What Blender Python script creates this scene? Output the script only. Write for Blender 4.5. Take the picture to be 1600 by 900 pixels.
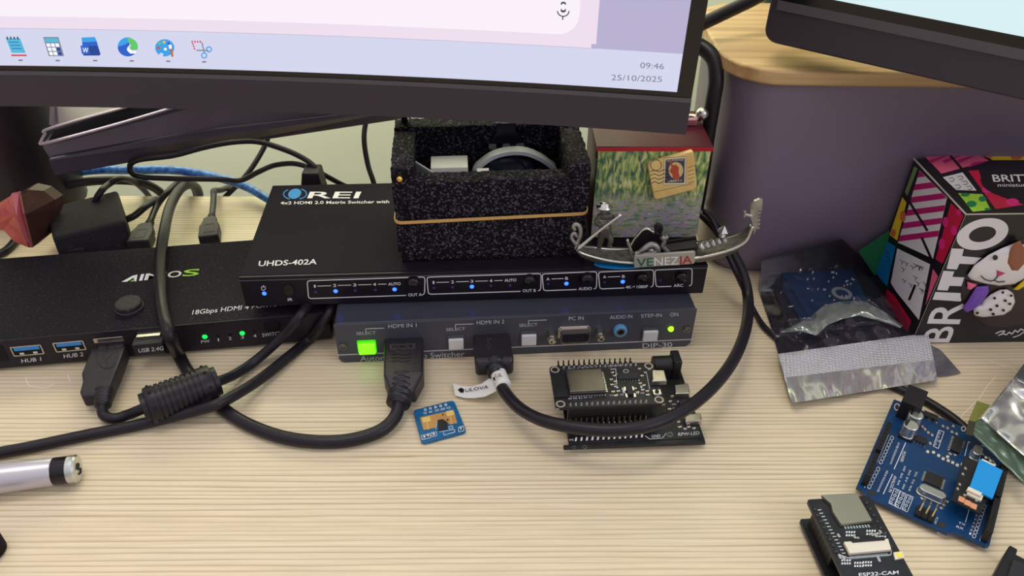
import bpy, bmesh, math, random
from math import pi, sin, cos, tan, radians, sqrt, atan2
from mathutils import Vector, Matrix, noise
random.seed(7)
for o in list(bpy.data.objects): bpy.data.objects.remove(o)
S = 0.001                      # everything below is measured in millimetres
scn = bpy.context.scene
COL = scn.collection

# ------------------------------------------------------------------ camera
F_PX, TILT, ROLL, CAM_H = 1225.0, 0.6503, 0.0120, 281.3
_ct, _st, _cr, _sr = cos(TILT), sin(TILT), cos(ROLL), sin(ROLL)
FWD = Vector((0, _ct, -_st))
_r, _u = Vector((1, 0, 0)), Vector((0, _st, _ct))
RIGHT = _cr*_r + _sr*_u
UP = -_sr*_r + _cr*_u
EYE = Vector((0, 0, CAM_H))
cam = bpy.data.objects.new('camera', bpy.data.cameras.new('camera'))
COL.objects.link(cam)
cam.data.sensor_width = 36; cam.data.lens = F_PX/1600*36; cam.data.clip_start = 0.005
cam.matrix_world = Matrix(((RIGHT.x, UP.x, -FWD.x, EYE.x*S), (RIGHT.y, UP.y, -FWD.y, EYE.y*S), (RIGHT.z, UP.z, -FWD.z, EYE.z*S), (0, 0, 0, 1)))
cam.data.dof.use_dof = False
scn.camera = cam

# ------------------------------------------------------------------ light
def srgb(r, g, b):
    f = lambda c: (c/255)/12.92 if c/255 <= .04045 else ((c/255+.055)/1.055)**2.4
    return (f(r), f(g), f(b), 1)
w = bpy.data.worlds.new('world'); scn.world = w; w.use_nodes = True
_wn, _wl = w.node_tree.nodes, w.node_tree.links
_g = _wn.new('ShaderNodeTexCoord'); _sp = _wn.new('ShaderNodeSeparateXYZ'); _wl.new(_g.outputs['Generated'], _sp.inputs[0])
_rp = _wn.new('ShaderNodeValToRGB'); _mr = _wn.new('ShaderNodeMapRange'); _mr.inputs[1].default_value = -1; _wl.new(_sp.outputs[2], _mr.inputs[0]); _wl.new(_mr.outputs[0], _rp.inputs[0])
_rp.color_ramp.elements[0].position = .42; _rp.color_ramp.elements[0].color = (.18, .17, .19, 1)      # dim floor side
_rp.color_ramp.elements[1].position = 1; _rp.color_ramp.elements[1].color = (.98, .93, 1.0, 1)        # white ceiling
_k = _rp.color_ramp.elements.new(.58); _k.color = (.44, .41, .48, 1)
_wl.new(_rp.outputs[0], _wn['Background'].inputs[0]); _wn['Background'].inputs[1].default_value = 0.96
def area(name, loc, target, sx, sy, power, col):
    l = bpy.data.lights.new(name, 'AREA'); l.shape = 'RECTANGLE'; l.size = sx; l.size_y = sy; l.energy = power; l.color = col
    o = bpy.data.objects.new(name, l); COL.objects.link(o); o.location = loc
    o.rotation_euler = (Vector(target)-Vector(loc)).to_track_quat('-Z', 'Y').to_euler(); return o
area('ceiling_light', (-0.20, 0.62, 1.95), (0.0, 0.45, 0), 1.0, 0.7, 17, (1.0, 0.92, 0.79))
area('added_wall_fill', (-0.30, 0.56, 0.56), (-0.30, 0.9, 0.56), 0.9, 0.25, 16, (1.0, 0.98, 0.86))  # added fill behind the monitors to brighten the wall; no such lamp is known
area('room_window', (1.5, -0.9, 1.2), (0.1, 0.35, 0), 1.0, 1.0, 8, (0.9, 0.95, 1.0))
scn.view_settings.view_transform = 'Standard'; scn.view_settings.look = 'None'
scn.view_settings.exposure = 0.0; scn.view_settings.gamma = 1.0; scn.view_settings.use_curve_mapping = False

# ------------------------------------------------------------------ measuring from the photograph
def ray(px, py): return FWD + RIGHT*((px-800)/F_PX) - UP*((py-450)/F_PX)
def atz(px, py, z):
    d = ray(px, py); return EYE + d*((z-EYE.z)/d.z)
def aty(px, py, y):
    d = ray(px, py); return EYE + d*((y-EYE.y)/d.y)
def frame(x, y, z, yaw): return Matrix.Translation((x, y, z)) @ Matrix.Rotation(yaw, 4, 'Z')
def onplane(M, axis, val):
    """maps a photograph point to local coordinates on the plane local[axis] == val of frame M"""
    Mi = M.inverted(); o = Mi @ EYE; R = Mi.to_3x3()
    def f(px, py, off=0.0):
        d = R @ ray(px, py); t = (val-o[axis])/d[axis]; p = o + d*t
        p[axis] += off*(1 if o[axis] > val else -1)
        return p
    return f

# ------------------------------------------------------------------ materials
MATS = {}
def mat(name, col, rough=.5, metal=0, emit=0, bump=None, spec=.5, noise_=None, trans=0, alpha=1, coat=0, speck=None, ior=1.45):
    """col sRGB 0-255. bump=(scale, strength). noise_=(scale, colour2, contrast). speck=(scale, colour2, threshold)"""
    if name in MATS: return MATS[name]
    m = bpy.data.materials.new(name); m.use_nodes = True; MATS[name] = m
    N, L = m.node_tree.nodes, m.node_tree.links; b = N['Principled BSDF']
    c = srgb(*col)
    b.inputs['Base Color'].default_value = c; b.inputs['Roughness'].default_value = rough; b.inputs['Metallic'].default_value = metal
    b.inputs['Specular IOR Level'].default_value = spec; b.inputs['Transmission Weight'].default_value = trans; b.inputs['Alpha'].default_value = alpha
    b.inputs['Coat Weight'].default_value = coat; b.inputs['IOR'].default_value = ior
    if emit: b.inputs['Emission Color'].default_value = c; b.inputs['Emission Strength'].default_value = emit
    tc = N.new('ShaderNodeTexCoord')
    last = None
    if noise_ or speck:
        sc, c2, con = noise_ or speck
        if noise_:
            n = N.new('ShaderNodeTexNoise'); n.inputs['Scale'].default_value = sc; n.inputs['Detail'].default_value = 5; fac = n.outputs['Fac']
            r = N.new('ShaderNodeMapRange'); r.inputs[1].default_value = .5-con; r.inputs[2].default_value = .5+con
        else:
            n = N.new('ShaderNodeTexNoise'); n.inputs['Scale'].default_value = sc; n.inputs['Detail'].default_value = 2; fac = n.outputs['Fac']
            r = N.new('ShaderNodeMapRange'); r.inputs[1].default_value = con; r.inputs[2].default_value = con+.06
        L.new(tc.outputs['Object'], n.inputs['Vector'])
        L.new(fac, r.inputs[0])
        mx = N.new('ShaderNodeMix'); mx.data_type = 'RGBA'; mx.inputs[6].default_value = c; mx.inputs[7].default_value = srgb(*c2)
        L.new(r.outputs[0], mx.inputs[0]); L.new(mx.outputs[2], b.inputs['Base Color'])
    if bump:
        n = N.new('ShaderNodeTexNoise'); n.inputs['Scale'].default_value = bump[0]; n.inputs['Detail'].default_value = 4
        L.new(tc.outputs['Object'], n.inputs['Vector'])
        bp = N.new('ShaderNodeBump'); bp.inputs['Strength'].default_value = bump[1]; bp.inputs['Distance'].default_value = .0005
        L.new(n.outputs['Fac'], bp.inputs['Height']); L.new(bp.outputs[0], b.inputs['Normal'])
    return m

# ------------------------------------------------------------------ mesh builder
def rrect(x0, x1, y0, y1, r, n=5):
    P = []
    for cx, cy, a0 in ((x1-r, y0+r, -pi/2), (x1-r, y1-r, 0), (x0+r, y1-r, pi/2), (x0+r, y0+r, pi)):
        for i in range(n+1):
            a = a0 + pi/2*i/n; P.append((cx+r*cos(a), cy+r*sin(a)))
    return P
def circ(cx, cy, r, n=20, ry=None): return [(cx+r*cos(2*pi*i/n), cy+(ry or r)*sin(2*pi*i/n)) for i in range(n)]
AX = {'z': Matrix.Identity(4), 'y': Matrix(((1, 0, 0, 0), (0, 0, 1, 0), (0, 1, 0, 0), (0, 0, 0, 1))), 'x': Matrix(((0, 0, 1, 0), (1, 0, 0, 0), (0, 1, 0, 0), (0, 0, 0, 1)))}
def smooth_path(pts, n=8):
    P = [Vector(p) for p in pts]; P = [P[0]*2-P[1]] + P + [P[-1]*2-P[-2]]; out = []
    for i in range(1, len(P)-2):
        for k in range(n):
            t = k/n; a, b, c, d = P[i-1], P[i], P[i+1], P[i+2]
            out.append(.5*((2*b)+(c-a)*t+(2*a-5*b+4*c-d)*t*t+(3*b-a-3*c+d)*t**3))
    out.append(P[-2]); return out
class MB:
    def __init__(s): s.v = []; s.f = []; s.m = []; s.M = Matrix.Identity(4)
    def add(s, V, Fc, m=0):
        k = len(s.v); s.v += [s.M @ Vector(p) for p in V]; s.f += [[k+i for i in f] for f in Fc]; s.m += [m]*len(Fc); return s
    def box(s, x0, x1, y0, y1, z0, z1, m=0):
        V = [(x, y, z) for z in (z0, z1) for y in (y0, y1) for x in (x0, x1)]
        return s.add(V, [(0, 2, 3, 1), (4, 5, 7, 6), (0, 1, 5, 4), (2, 6, 7, 3), (0, 4, 6, 2), (1, 3, 7, 5)], m)
    def prism(s, P, h0, h1, axis='z', m=0, P2=None):
        """extrudes the outline P between h0 and h1; for axis 'y' outline is (x,z), for 'x' it is (y,z)"""
        P2 = P2 or P; A = AX[axis]; n = len(P)
        V = [A @ Vector((p[0], p[1], h0)) for p in P] + [A @ Vector((p[0], p[1], h1)) for p in P2]
        Fc = [list(range(n))[::-1], list(range(n, 2*n))] + [(i, (i+1) % n, n+(i+1) % n, n+i) for i in range(n)]
        return s.add(V, Fc, m)
    def lathe(s, prof, c=(0, 0, 0), axis='z', n=20, m=0, sx=1, sy=1, cap=True):
        A = AX[axis]; c = Vector(c); V = []; k = len(prof)
        for (r, h) in prof:
            for i in range(n): V.append(c + A @ Vector((r*sx*cos(2*pi*i/n), r*sy*sin(2*pi*i/n), h)))
        Fc = [(j*n+i, j*n+(i+1) % n, (j+1)*n+(i+1) % n, (j+1)*n+i) for j in range(k-1) for i in range(n)]
        if cap: Fc += [list(range(n))[::-1], list(range((k-1)*n, k*n))]
        return s.add(V, Fc, m)
    def cyl(s, c, r, h, axis='z', n=20, m=0, r2=None): return s.lathe([(r, 0), (r if r2 is None else r2, h)], c, axis, n, m)
    def ball(s, c, r, n=14, m=0, sz=1, sx=1, sy=1):
        return s.lathe([(max(r*sin(pi*i/n), r*.01), -r*sz*cos(pi*i/n)) for i in range(n+1)], c, 'z', n+4, m, sx, sy)
    def tube(s, pts, r, n=10, m=0, sub=8, flat=1, cap=True):
        P = smooth_path(pts, sub) if sub > 1 else [Vector(p) for p in pts]
        R = r if callable(r) else (lambda t: r)
        up = Vector((0, 0, 1)); V = []; prev = None
        for i, p in enumerate(P):
            t = (P[min(i+1, len(P)-1)]-P[max(i-1, 0)])
            t = t.normalized() if t.length > 1e-9 else Vector((1, 0, 0))
            if prev is None:
                x = up.cross(t); x = x.normalized() if x.length > .05 else Vector((1, 0, 0))
            else:
                x = prev - t*prev.dot(t); x = x.normalized() if x.length > 1e-6 else Vector((1, 0, 0))
            prev = x; y = t.cross(x); rr = R(i/(len(P)-1))
            for k in range(n):
                a = 2*pi*k/n; V.append(p + x*(rr*cos(a)) + y*(rr*flat*sin(a)))
        K = len(P)
        Fc = [(j*n+i, j*n+(i+1) % n, (j+1)*n+(i+1) % n, (j+1)*n+i) for j in range(K-1) for i in range(n)]
        if cap: Fc += [list(range(n))[::-1], list(range((K-1)*n, K*n))]
        return s.add(V, Fc, m)
    def poly(s, P, m=0): return s.add(P, [list(range(len(P)))], m)
    def slab(s, P, nrm, t, m=0):
        """planar polygon P (3D) thickened by t along nrm"""
        n = len(P); nrm = Vector(nrm); P = [Vector(p) for p in P]
        return s.add(P + [p+nrm*t for p in P], [list(range(n))[::-1], list(range(n, 2*n))] + [(i, (i+1) % n, n+(i+1) % n, n+i) for i in range(n)], m)
    def grid(s, fn, nu, nv, m=0):
        V = [fn(i/nu, j/nv) for j in range(nv+1) for i in range(nu+1)]
        return s.add(V, [(j*(nu+1)+i, j*(nu+1)+i+1, (j+1)*(nu+1)+i+1, (j+1)*(nu+1)+i) for j in range(nv) for i in range(nu)], m)
    def build(s, name, mats, parent=None, bevel=0, smooth=False, solid=0, sub=0, M=None, segs=2):
        me = bpy.data.meshes.new(name)
        me.from_pydata([v*S for v in s.v], [], s.f)
        if not isinstance(mats, (list, tuple)): mats = [mats]
        for q in mats: me.materials.append(q)
        for p, k in zip(me.polygons, s.m): p.material_index = k
        bm = bmesh.new(); bm.from_mesh(me); bmesh.ops.recalc_face_normals(bm, faces=bm.faces); bm.to_mesh(me); bm.free()
        if smooth:
            for p in me.polygons: p.use_smooth = True
        o = bpy.data.objects.new(name, me); COL.objects.link(o)
        if parent: o.parent = parent
        if M is not None: o.matrix_world = Matrix.Translation(M.to_translation()*S) @ M.to_3x3().to_4x4()
        if solid:
            k = o.modifiers.new('s', 'SOLIDIFY'); k.thickness = solid*S; k.offset = 0
        if bevel:
            k = o.modifiers.new('b', 'BEVEL'); k.width = bevel*S; k.segments = segs; k.limit_method = 'ANGLE'; k.angle_limit = radians(40)
        if sub:
            k = o.modifiers.new('u', 'SUBSURF'); k.levels = sub; k.render_levels = sub
        if smooth == 'auto' or (smooth and smooth is not True): pass
        if smooth == 2:
            pass
        return o
def autosmooth(o, deg=35):
    me = o.data
    for p in me.polygons: p.use_smooth = True
    me.set_sharp_from_angle(angle=radians(deg)); return o

def tag(o, label=None, cat=None, group=None, kind=None):
    if label: o['label'] = label
    if cat: o['category'] = cat
    if group: o['group'] = group
    if kind: o['kind'] = kind
    return o
def thing(name, label, cat, M=None, group=None):
    o = bpy.data.objects.new(name, None); COL.objects.link(o); o.empty_display_size = .01
    if M is not None: o.matrix_world = Matrix.Translation(M.to_translation()*S) @ M.to_3x3().to_4x4()
    return tag(o, label, cat, group)

# ------------------------------------------------------------------ lettering and printed marks
_TC = {}
def text_mesh(s, bold=False):
    key = (s, bold)
    if key in _TC: return _TC[key]
    cu = bpy.data.curves.new('t', 'FONT'); cu.body = s; cu.size = 1; cu.resolution_u = 3
    if bold: cu.offset = .012
    ob = bpy.data.objects.new('t', cu); me = ob.to_mesh()
    V = [(v.co.x, v.co.y) for v in me.vertices]; Fc = [list(p.vertices) for p in me.polygons]
    ob.to_mesh_clear(); bpy.data.objects.remove(ob); bpy.data.curves.remove(cu)
    x0 = min(v[0] for v in V); x1 = max(v[0] for v in V)
    V = [((x-x0)/(x1-x0), y/.70) for x, y in V]
    _TC[key] = (V, Fc); return V, Fc
class Decal(MB):
    """flat printed marks on a surface, given through a mapper (photo point -> local point)"""
    def __init__(s, mapper, off=.12): super().__init__(); s.map = mapper; s.off = off
    def P(s, pts, m=0, off=None):
        s.add([s.map(x, y, s.off if off is None else off) for x, y in pts], [list(range(len(pts)))], m); return s
    def line(s, pts, w, m=0, close=False, off=None):
        pts = list(pts) + ([pts[0]] if close else [])
        for (x0, y0), (x1, y1) in zip(pts[:-1], pts[1:]):
            L = sqrt((x1-x0)**2+(y1-y0)**2) or 1; dx, dy = (x1-x0)/L, (y1-y0)/L; nx, ny = -dy*w/2, dx*w/2; e = w*.25
            s.P([(x0-dx*e+nx, y0-dy*e+ny), (x1+dx*e+nx, y1+dy*e+ny), (x1+dx*e-nx, y1+dy*e-ny), (x0-dx*e-nx, y0-dy*e-ny)], m, off)
        return s
    def c(s, x, y, r, m=0, ry=None, n=16, off=None): return s.P(circ(x, y, r, n, ry), m, off)
    def ring(s, x, y, r, w, m=0, ry=None, n=16, a0=0, a1=2*pi):
        ry = ry or r; k = max(3, int(n*(a1-a0)/(2*pi)))
        return s.line([(x+r*cos(a0+(a1-a0)*i/k), y+ry*sin(a0+(a1-a0)*i/k)) for i in range(k+1)], w, m)
    def text(s, t, BL, BR, h, m=0, bold=False, skew=0, up=None, off=None):
        """baseline from BL to BR in photo points, capital height h (photo points) along up"""
        V, Fc = text_mesh(t, bold); bx, by = BR[0]-BL[0], BR[1]-BL[1]
        if up is None:
            L = sqrt(bx*bx+by*by); up = (by/L, -bx/L)
            ux, uy = up[0]*h, up[1]*h
        else: ux, uy = up[0]*h, up[1]*h
        V3 = []
        for x, y in V:
            xx = x + 0
            V3.append(s.map(BL[0]+bx*xx+ux*y+bx/sqrt(bx*bx+by*by)*skew*h*y, BL[1]+by*xx+uy*y+by/sqrt(bx*bx+by*by)*skew*h*y, s.off if off is None else off))
        s.add(V3, Fc, m); return s
# ------------------------------------------------------------------ shared materials
m_black = mat('black_plastic', (28, 24, 32), .5, bump=(900, .15), spec=.3)
m_blackm = mat('black_matte', (26, 22, 29), .75, spec=.2)
m_blackg = mat('black_gloss', (16, 14, 18), .18)
m_cable = mat('cable_rubber', (31, 27, 33), .38, spec=.35)
m_white = mat('white_print', (225, 225, 228), .6)
m_grey = mat('grey_print', (190, 192, 198), .6)
m_silver = mat('silver_metal', (200, 198, 190), .28, 1)
m_dsilver = mat('dark_steel', (120, 118, 115), .32, 1)
m_gold = mat('gold_metal', (230, 185, 90), .25, 1)
m_solder = mat('solder', (215, 215, 215), .25, 1)
m_blueled = mat('blue_led', (38, 80, 255), .3, emit=5)
m_blueoff = mat('blue_led_unlit', (55, 50, 110), .3)
m_greenled = mat('green_led', (20, 225, 70), .3, emit=2)
m_pcbblack = mat('black_circuit_board', (22, 21, 24), .35, noise_=(400, (36, 35, 38), .2))
m_pcbedge = mat('circuit_board_edge', (150, 148, 140), .6)
m_chip = mat('chip_resin', (38, 36, 38), .4)
m_cap = mat('ceramic_tan', (188, 168, 150), .5)
m_paper = mat('white_paper', (225, 224, 215), .7)

# ------------------------------------------------------------------ desk, wall, floor
def desk_material():
    m = bpy.data.materials.new('pale_wood'); m.use_nodes = True; N, L = m.node_tree.nodes, m.node_tree.links; b = N['Principled BSDF']
    tc = N.new('ShaderNodeTexCoord'); mp = N.new('ShaderNodeMapping'); mp.inputs['Scale'].default_value = (.03, 1, 1); mp.inputs['Rotation'].default_value = (0, 0, radians(-2.2))
    L.new(tc.outputs['Object'], mp.inputs[0])
    wv = N.new('ShaderNodeTexWave'); wv.bands_direction = 'Y'; wv.wave_profile = 'SAW'; wv.inputs['Scale'].default_value = 118; wv.inputs['Distortion'].default_value = 7
    wv.inputs['Detail'].default_value = 3; wv.inputs['Detail Scale'].default_value = .9; wv.inputs['Detail Roughness'].default_value = .6
    L.new(mp.outputs[0], wv.inputs['Vector'])
    n2 = N.new('ShaderNodeTexNoise'); n2.inputs['Scale'].default_value = 60; n2.inputs['Detail'].default_value = 4; L.new(mp.outputs[0], n2.inputs['Vector'])
    n3 = N.new('ShaderNodeTexNoise'); n3.inputs['Scale'].default_value = 900; n3.inputs['Detail'].default_value = 3; L.new(mp.outputs[0], n3.inputs['Vector'])
    r = N.new('ShaderNodeValToRGB'); e = r.color_ramp
    e.elements[0].position = 0; e.elements[0].color = srgb(176, 153, 118); e.elements[1].position = 1; e.elements[1].color = srgb(222, 205, 170)
    for p, c in ((.13, (204, 185, 150)), (.28, (222, 206, 174)), (.7, (229, 214, 184)), (.93, (222, 205, 173))):
        k = e.elements.new(p); k.color = srgb(*c)
    L.new(wv.outputs['Fac'], r.inputs[0])
    mx = N.new('ShaderNodeMix'); mx.data_type = 'RGBA'; mx.blend_type = 'MIX'; mq = N.new('ShaderNodeMapRange'); mq.inputs[1].default_value = .42; mq.inputs[2].default_value = .75; mq.inputs[4].default_value = .8; L.new(n2.outputs['Fac'], mq.inputs[0]); L.new(mq.outputs[0], mx.inputs[0]); mx.inputs[7].default_value = srgb(222, 205, 170); L.new(r.outputs[0], mx.inputs[6])
    mx2 = N.new('ShaderNodeMix'); mx2.data_type = 'RGBA'; mx2.blend_type = 'MULTIPLY'; mx2.inputs[0].default_value = 1
    mr = N.new('ShaderNodeMapRange'); mr.inputs[1].default_value = .3; mr.inputs[2].default_value = .7; mr.inputs[3].default_value = .90; mr.inputs[4].default_value = 1.04
    L.new(n3.outputs['Fac'], mr.inputs[0]); L.new(mx.outputs[2], mx2.inputs[6]); L.new(mr.outputs[0], mx2.inputs[7]); L.new(mx2.outputs[2], b.inputs['Base Color'])
    b.inputs['Roughness'].default_value = .4; b.inputs['Specular IOR Level'].default_value = .3; b.inputs['Coat Weight'].default_value = .2; b.inputs['Coat Roughness'].default_value = .09
    return m
m_wood = desk_material()
mb = MB(); mb.box(-700, 700, -250, 0, -25, 0)
dk = mb.build('desk', m_wood, bevel=1.2, M=frame(0, 473, 0, radians(1.0)))
dk.matrix_world = Matrix.Translation((0, .4755, 0)) @ Matrix.Rotation(radians(1.0), 4, 'Z')
tag(dk, 'pale wood-grain desk top carrying the switch boxes, cables and circuit boards', 'desk')
dk.data.transform(Matrix.Scale(1, 4))
# make the top deep enough to run out under the camera
for v in dk.data.vertices:
    if v.co.y < -.1: v.co.y = -.75
for sx in (-1, 1):
    for yy in (-40, -700):
        mb = MB(); mb.box(sx*660-25, sx*660+25, yy-25, yy+25, -740, -25.5)
        mb.build('leg', m_blackm, dk)
m_wall = mat('wall_paint', (222, 224, 196), .8, noise_=(6, (210, 214, 182), .25), bump=(120, .1))
mb = MB(); mb.box(-1600, 1600, 900, 940, -740, 2100); tag(mb.build('wall_back', m_wall), kind='structure')
m_floor = mat('floor_vinyl', (150, 150, 135), .6, noise_=(8, (130, 132, 120), .3))
mb = MB(); mb.box(-1600, 1600, -1600, 940, -760, -740); tag(mb.build('floor', m_floor), kind='structure')
mb = MB(); mb.box(175, 600, 560, 590, -740, 330)
tag(mb.build('board', mat('green_board', (88, 125, 96), .6, noise_=(12, (80, 112, 90), .3)), bevel=2), 'dark green board standing upright behind the bamboo lid', 'board')

# ------------------------------------------------------------------ bread bin with bamboo lid
def bamboo():
    m = bpy.data.materials.new('bamboo'); m.use_nodes = True; N, L = m.node_tree.nodes, m.node_tree.links; b = N['Principled BSDF']
    tc = N.new('ShaderNodeTexCoord'); mp = N.new('ShaderNodeMapping'); mp.inputs['Scale'].default_value = (5, 160, 160); L.new(tc.outputs['Object'], mp.inputs[0])
    n = N.new('ShaderNodeTexNoise'); n.inputs['Scale'].default_value = 1; n.inputs['Detail'].default_value = 4; L.new(mp.outputs[0], n.inputs['Vector'])
    r = N.new('ShaderNodeValToRGB'); r.color_ramp.elements[0].position = .3; r.color_ramp.elements[0].color = srgb(176, 138, 92); r.color_ramp.elements[1].position = .7; r.color_ramp.elements[1].color = srgb(222, 190, 136)
    L.new(n.outputs['Fac'], r.inputs[0]); L.new(r.outputs[0], b.inputs['Base Color']); b.inputs['Roughness'].default_value = .5
    return m
bin_ = thing('storage_bin', 'large grey-purple plastic bin with bamboo lid, behind the antistatic bag', 'storage bin', frame(0, 0, 0, 0))
m_bin = mat('grey_purple_plastic', (118, 106, 124), .4, bump=(60, .1))
mb = MB(); body = rrect(112, 440, 384, 486, 26, 8); low = rrect(120, 432, 390, 480, 22, 8)
mb.prism(low, 1, 12, 'z', 0, rrect(117, 435, 385, 485, 26, 8)); 
mb = MB(); n = len(body); rings = [(rrect(122, 430, 390, 480, 20, 8), .3), (rrect(117, 435, 385.5, 484, 24, 8), 8), (rrect(114, 438, 384, 486, 27, 8), 60), (body, 122.5)]
V = [(p[0], p[1], z) for P_, z in rings for p in P_]
mb.add(V, [list(range(n))[::-1], list(range(3*n, 4*n))] + [(j*n+i, j*n+(i+1) % n, (j+1)*n+(i+1) % n, (j+1)*n+i) for j in range(3) for i in range(n)])
autosmooth(mb.build('body', m_bin, bin_), 50)
mb = MB(); mb.prism(rrect(108, 446, 380, 490, 30, 10), 123, 131)
tag(autosmooth(mb.build('lid', bamboo(), bin_, bevel=1.2)), 'bamboo lid with rounded corners')

# ------------------------------------------------------------------ curved monitor
MX, MY, MZ, MT, MR = -221.9, 352.0, 120.6, -0.048, 2267.0
def mpt(s, h, y=0):
    a = s/MR; v = Vector((MR*sin(a), -MR*(1-cos(a))+y, h))
    return Vector((MX+v.x, MY+v.y*cos(MT)+v.z*sin(MT), MZ-v.y*sin(MT)+v.z*cos(MT)))
def mon_px(p):
    d = p-EYE; z = d.dot(FWD); return 800+F_PX*d.dot(RIGHT)/z, 450-F_PX*d.dot(UP)/z
def scr(px, py, off=0):
    s, h = 0.0, 20.0
    for _ in range(12):
        x, y = mon_px(mpt(s, h)); x1, y1 = mon_px(mpt(s+1, h)); x2, y2 = mon_px(mpt(s, h+1))
        a, b, c, d = x1-x, x2-x, y1-y, y2-y; D = a*d-b*c; ex, ey = px-x, py-y
        s += (d*ex-b*ey)/D; h += (-c*ex+a*ey)/D
    return mpt(s, h, -off)
mon = thing('monitor', 'large black curved monitor showing a pale taskbar with clock, above the switch boxes', 'monitor', Matrix.Identity(4))
m_bezel = mat('bezel_plastic', (56, 49, 60), .5, bump=(500, .12))
m_lip = mat('bezel_lip', (84, 80, 86), .45)
def band(mb, s0, s1, h0, h1, y0, y1, m=0, n=40, yb0=None):
    """curved bar between arc positions s0,s1"""
    V = []; 
    for i in range(n+1):
        s = s0+(s1-s0)*i/n; V += [mpt(s, h0, y0), mpt(s, h1, y0), mpt(s, h1, y1), mpt(s, h0, y1)]
    Fc = [(4*i+k, 4*i+(k+1) % 4, 4*(i+1)+(k+1) % 4, 4*(i+1)+k) for i in range(n) for k in range(4)] + [(0, 1, 2, 3), (4*n+3, 4*n+2, 4*n+1, 4*n)]
    mb.add(V, Fc, m); return mb
mb = MB(); band(mb, -302, 302, 0, 15.6, -1.2, 14); band(mb, -302, 302, 15.6, 17.8, -.9, 14, 1)
band(mb, -302, 302, 17.8, 365, 1.2, 14, 0)
tag(mb.build('bezel', [m_bezel, m_lip], mon), 'dark grey bottom bezel')
mb = MB(); band(mb, -302, 302, 17.8, 365, -.3, 1.2); mb.build('screen_glass', m_blackg, mon)
mb = MB(); band(mb, -280, 280, 12, 350, 14, 42); mb.build('rear_shell', m_black, mon)
def em(name, c, k=1.0):
    q = mat(name, c, .9, emit=k, spec=0); q.node_tree.nodes['Principled BSDF'].inputs['Base Color'].default_value = (0.02, 0.02, 0.02, 1); return q
# the picture on the screen
UI = [em('ui_taskbar', (212, 214, 238)), em('ui_window', (238, 222, 238)), em('ui_field', (250, 240, 250)), em('ui_desktop', (183, 176, 208)), em('ui_line', (196, 190, 212)),
      em('ui_ink', (128, 126, 140)), em('ui_dark', (62, 66, 92)), em('ui_cyan', (86, 186, 214)), em('ui_blue', (44, 98, 200)), em('ui_sky', (60, 160, 232)), em('ui_green', (96, 200, 110)),
      em('ui_white', (250, 250, 255)), em('ui_red', (214, 70, 80)), em('ui_steel', (130, 140, 160)), em('ui_navy', (40, 70, 150)), em('ui_yellow', (232, 190, 60)), em('ui_brown', (180, 110, 70)), em('ui_teal', (110, 190, 200)), em('ui_ink2', (60, 62, 70))]
for q in UI: q.node_tree.nodes['Principled BSDF'].inputs['Base Color'].default_value = (0.02, 0.02, 0.02, 1)
sp = MB()
N_ = 60
def sgrid(mb, s0, s1, h0, h1, off, m):
    mb.grid(lambda u, v: mpt(s0+(s1-s0)*u, h0+(h1-h0)*v, -.3-off), N_, 2, m)
sgrid(sp, -296, 295.2, 20.3, 358, .02, 3)
# taskbar: its top edge measured on the glass
def sh(px, py):
    p = scr(px, py); s = math.asin((p.x-MX)/MR)*MR
    lo, hi = 0, 400
    for _ in range(40):
        md = (lo+hi)/2
        if mon_px(mpt(s, md))[1] > py: lo = md
        else: hi = md
    return s, lo
htb = sum(sh(*q)[1] for q in ((100, 42.5), (400, 48), (800, 74), (1000, 80)))/4
swin = sh(932, 60)[0]
sgrid(sp, -296, 295.2, 20.3, htb, .06, 0)
sgrid(sp, -296, swin-2, htb, htb+150, .06, 1)
sgrid(sp, swin-2.2, swin, htb+2, htb+150, .06, 1)
sgrid(sp, -296, swin, htb-.15, htb+.15, .1, 4)
hf = sh(400, 33)[1]; sf = sh(905, 30)[0]
sgrid(sp, -296, sf-9, hf, htb+140, .1, 2)
P_ = [(sf-9+9*sin(a), hf+9-9*cos(a)) for a in [pi/2*i/8 for i in range(9)]] + [(sf, htb+140), (sf-9, htb+140)]
sp.add([mpt(a, b, -.4) for a, b in P_], [list(range(len(P_)))], 2)
ui = Decal(scr, .5); ui.m = []
def icon_notepad():
    ui.P([(10, 59), (32, 59), (41, 82), (19, 82)], 7)
    for k in range(4): ui.line([(12+k*5.4, 57), (13+k*5.4, 60.5)], 2.2, 6, off=.6)
    for k in range(3): ui.line([(15+k*2.3, 65+k*5), (30+k*2.3, 65+k*5)], 1.3, 8, off=.6)
    ui.P([(18, 84.5), (42, 84.5), (43, 87), (19, 87)], 12)
def icon_calc():
    ui.P([(68, 57), (92, 57), (101, 87), (77, 87)], 13); ui.P([(70, 59), (91, 59), (92.5, 65), (72, 65)], 7, off=.6)
    for r in range(3):
        for c in range(3):
            x = 73+c*6.9+r*2.1; y = 67+r*6.6; ui.P([(x, y), (x+5.6, y), (x+7.2, y+5.2), (x+1.6, y+5.2)], 14 if (c == 2 and r > 0) else 11, off=.6)
def icon_word():
    ui.P([(128, 58), (149, 57), (152, 64), (129, 65)], 9); ui.P([(129, 65), (152, 64), (154, 71), (130, 72)], 8, off=.55); ui.P([(130, 71), (154, 71), (158, 84), (156, 86), (131, 86)], 14, off=.6)
    ui.P([(127, 70), (139, 70), (142, 83), (129, 83)], 8, off=.8); ui.text('W', (130.5, 81), (139.5, 81), 8, 11, True, off=1.0)
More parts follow.
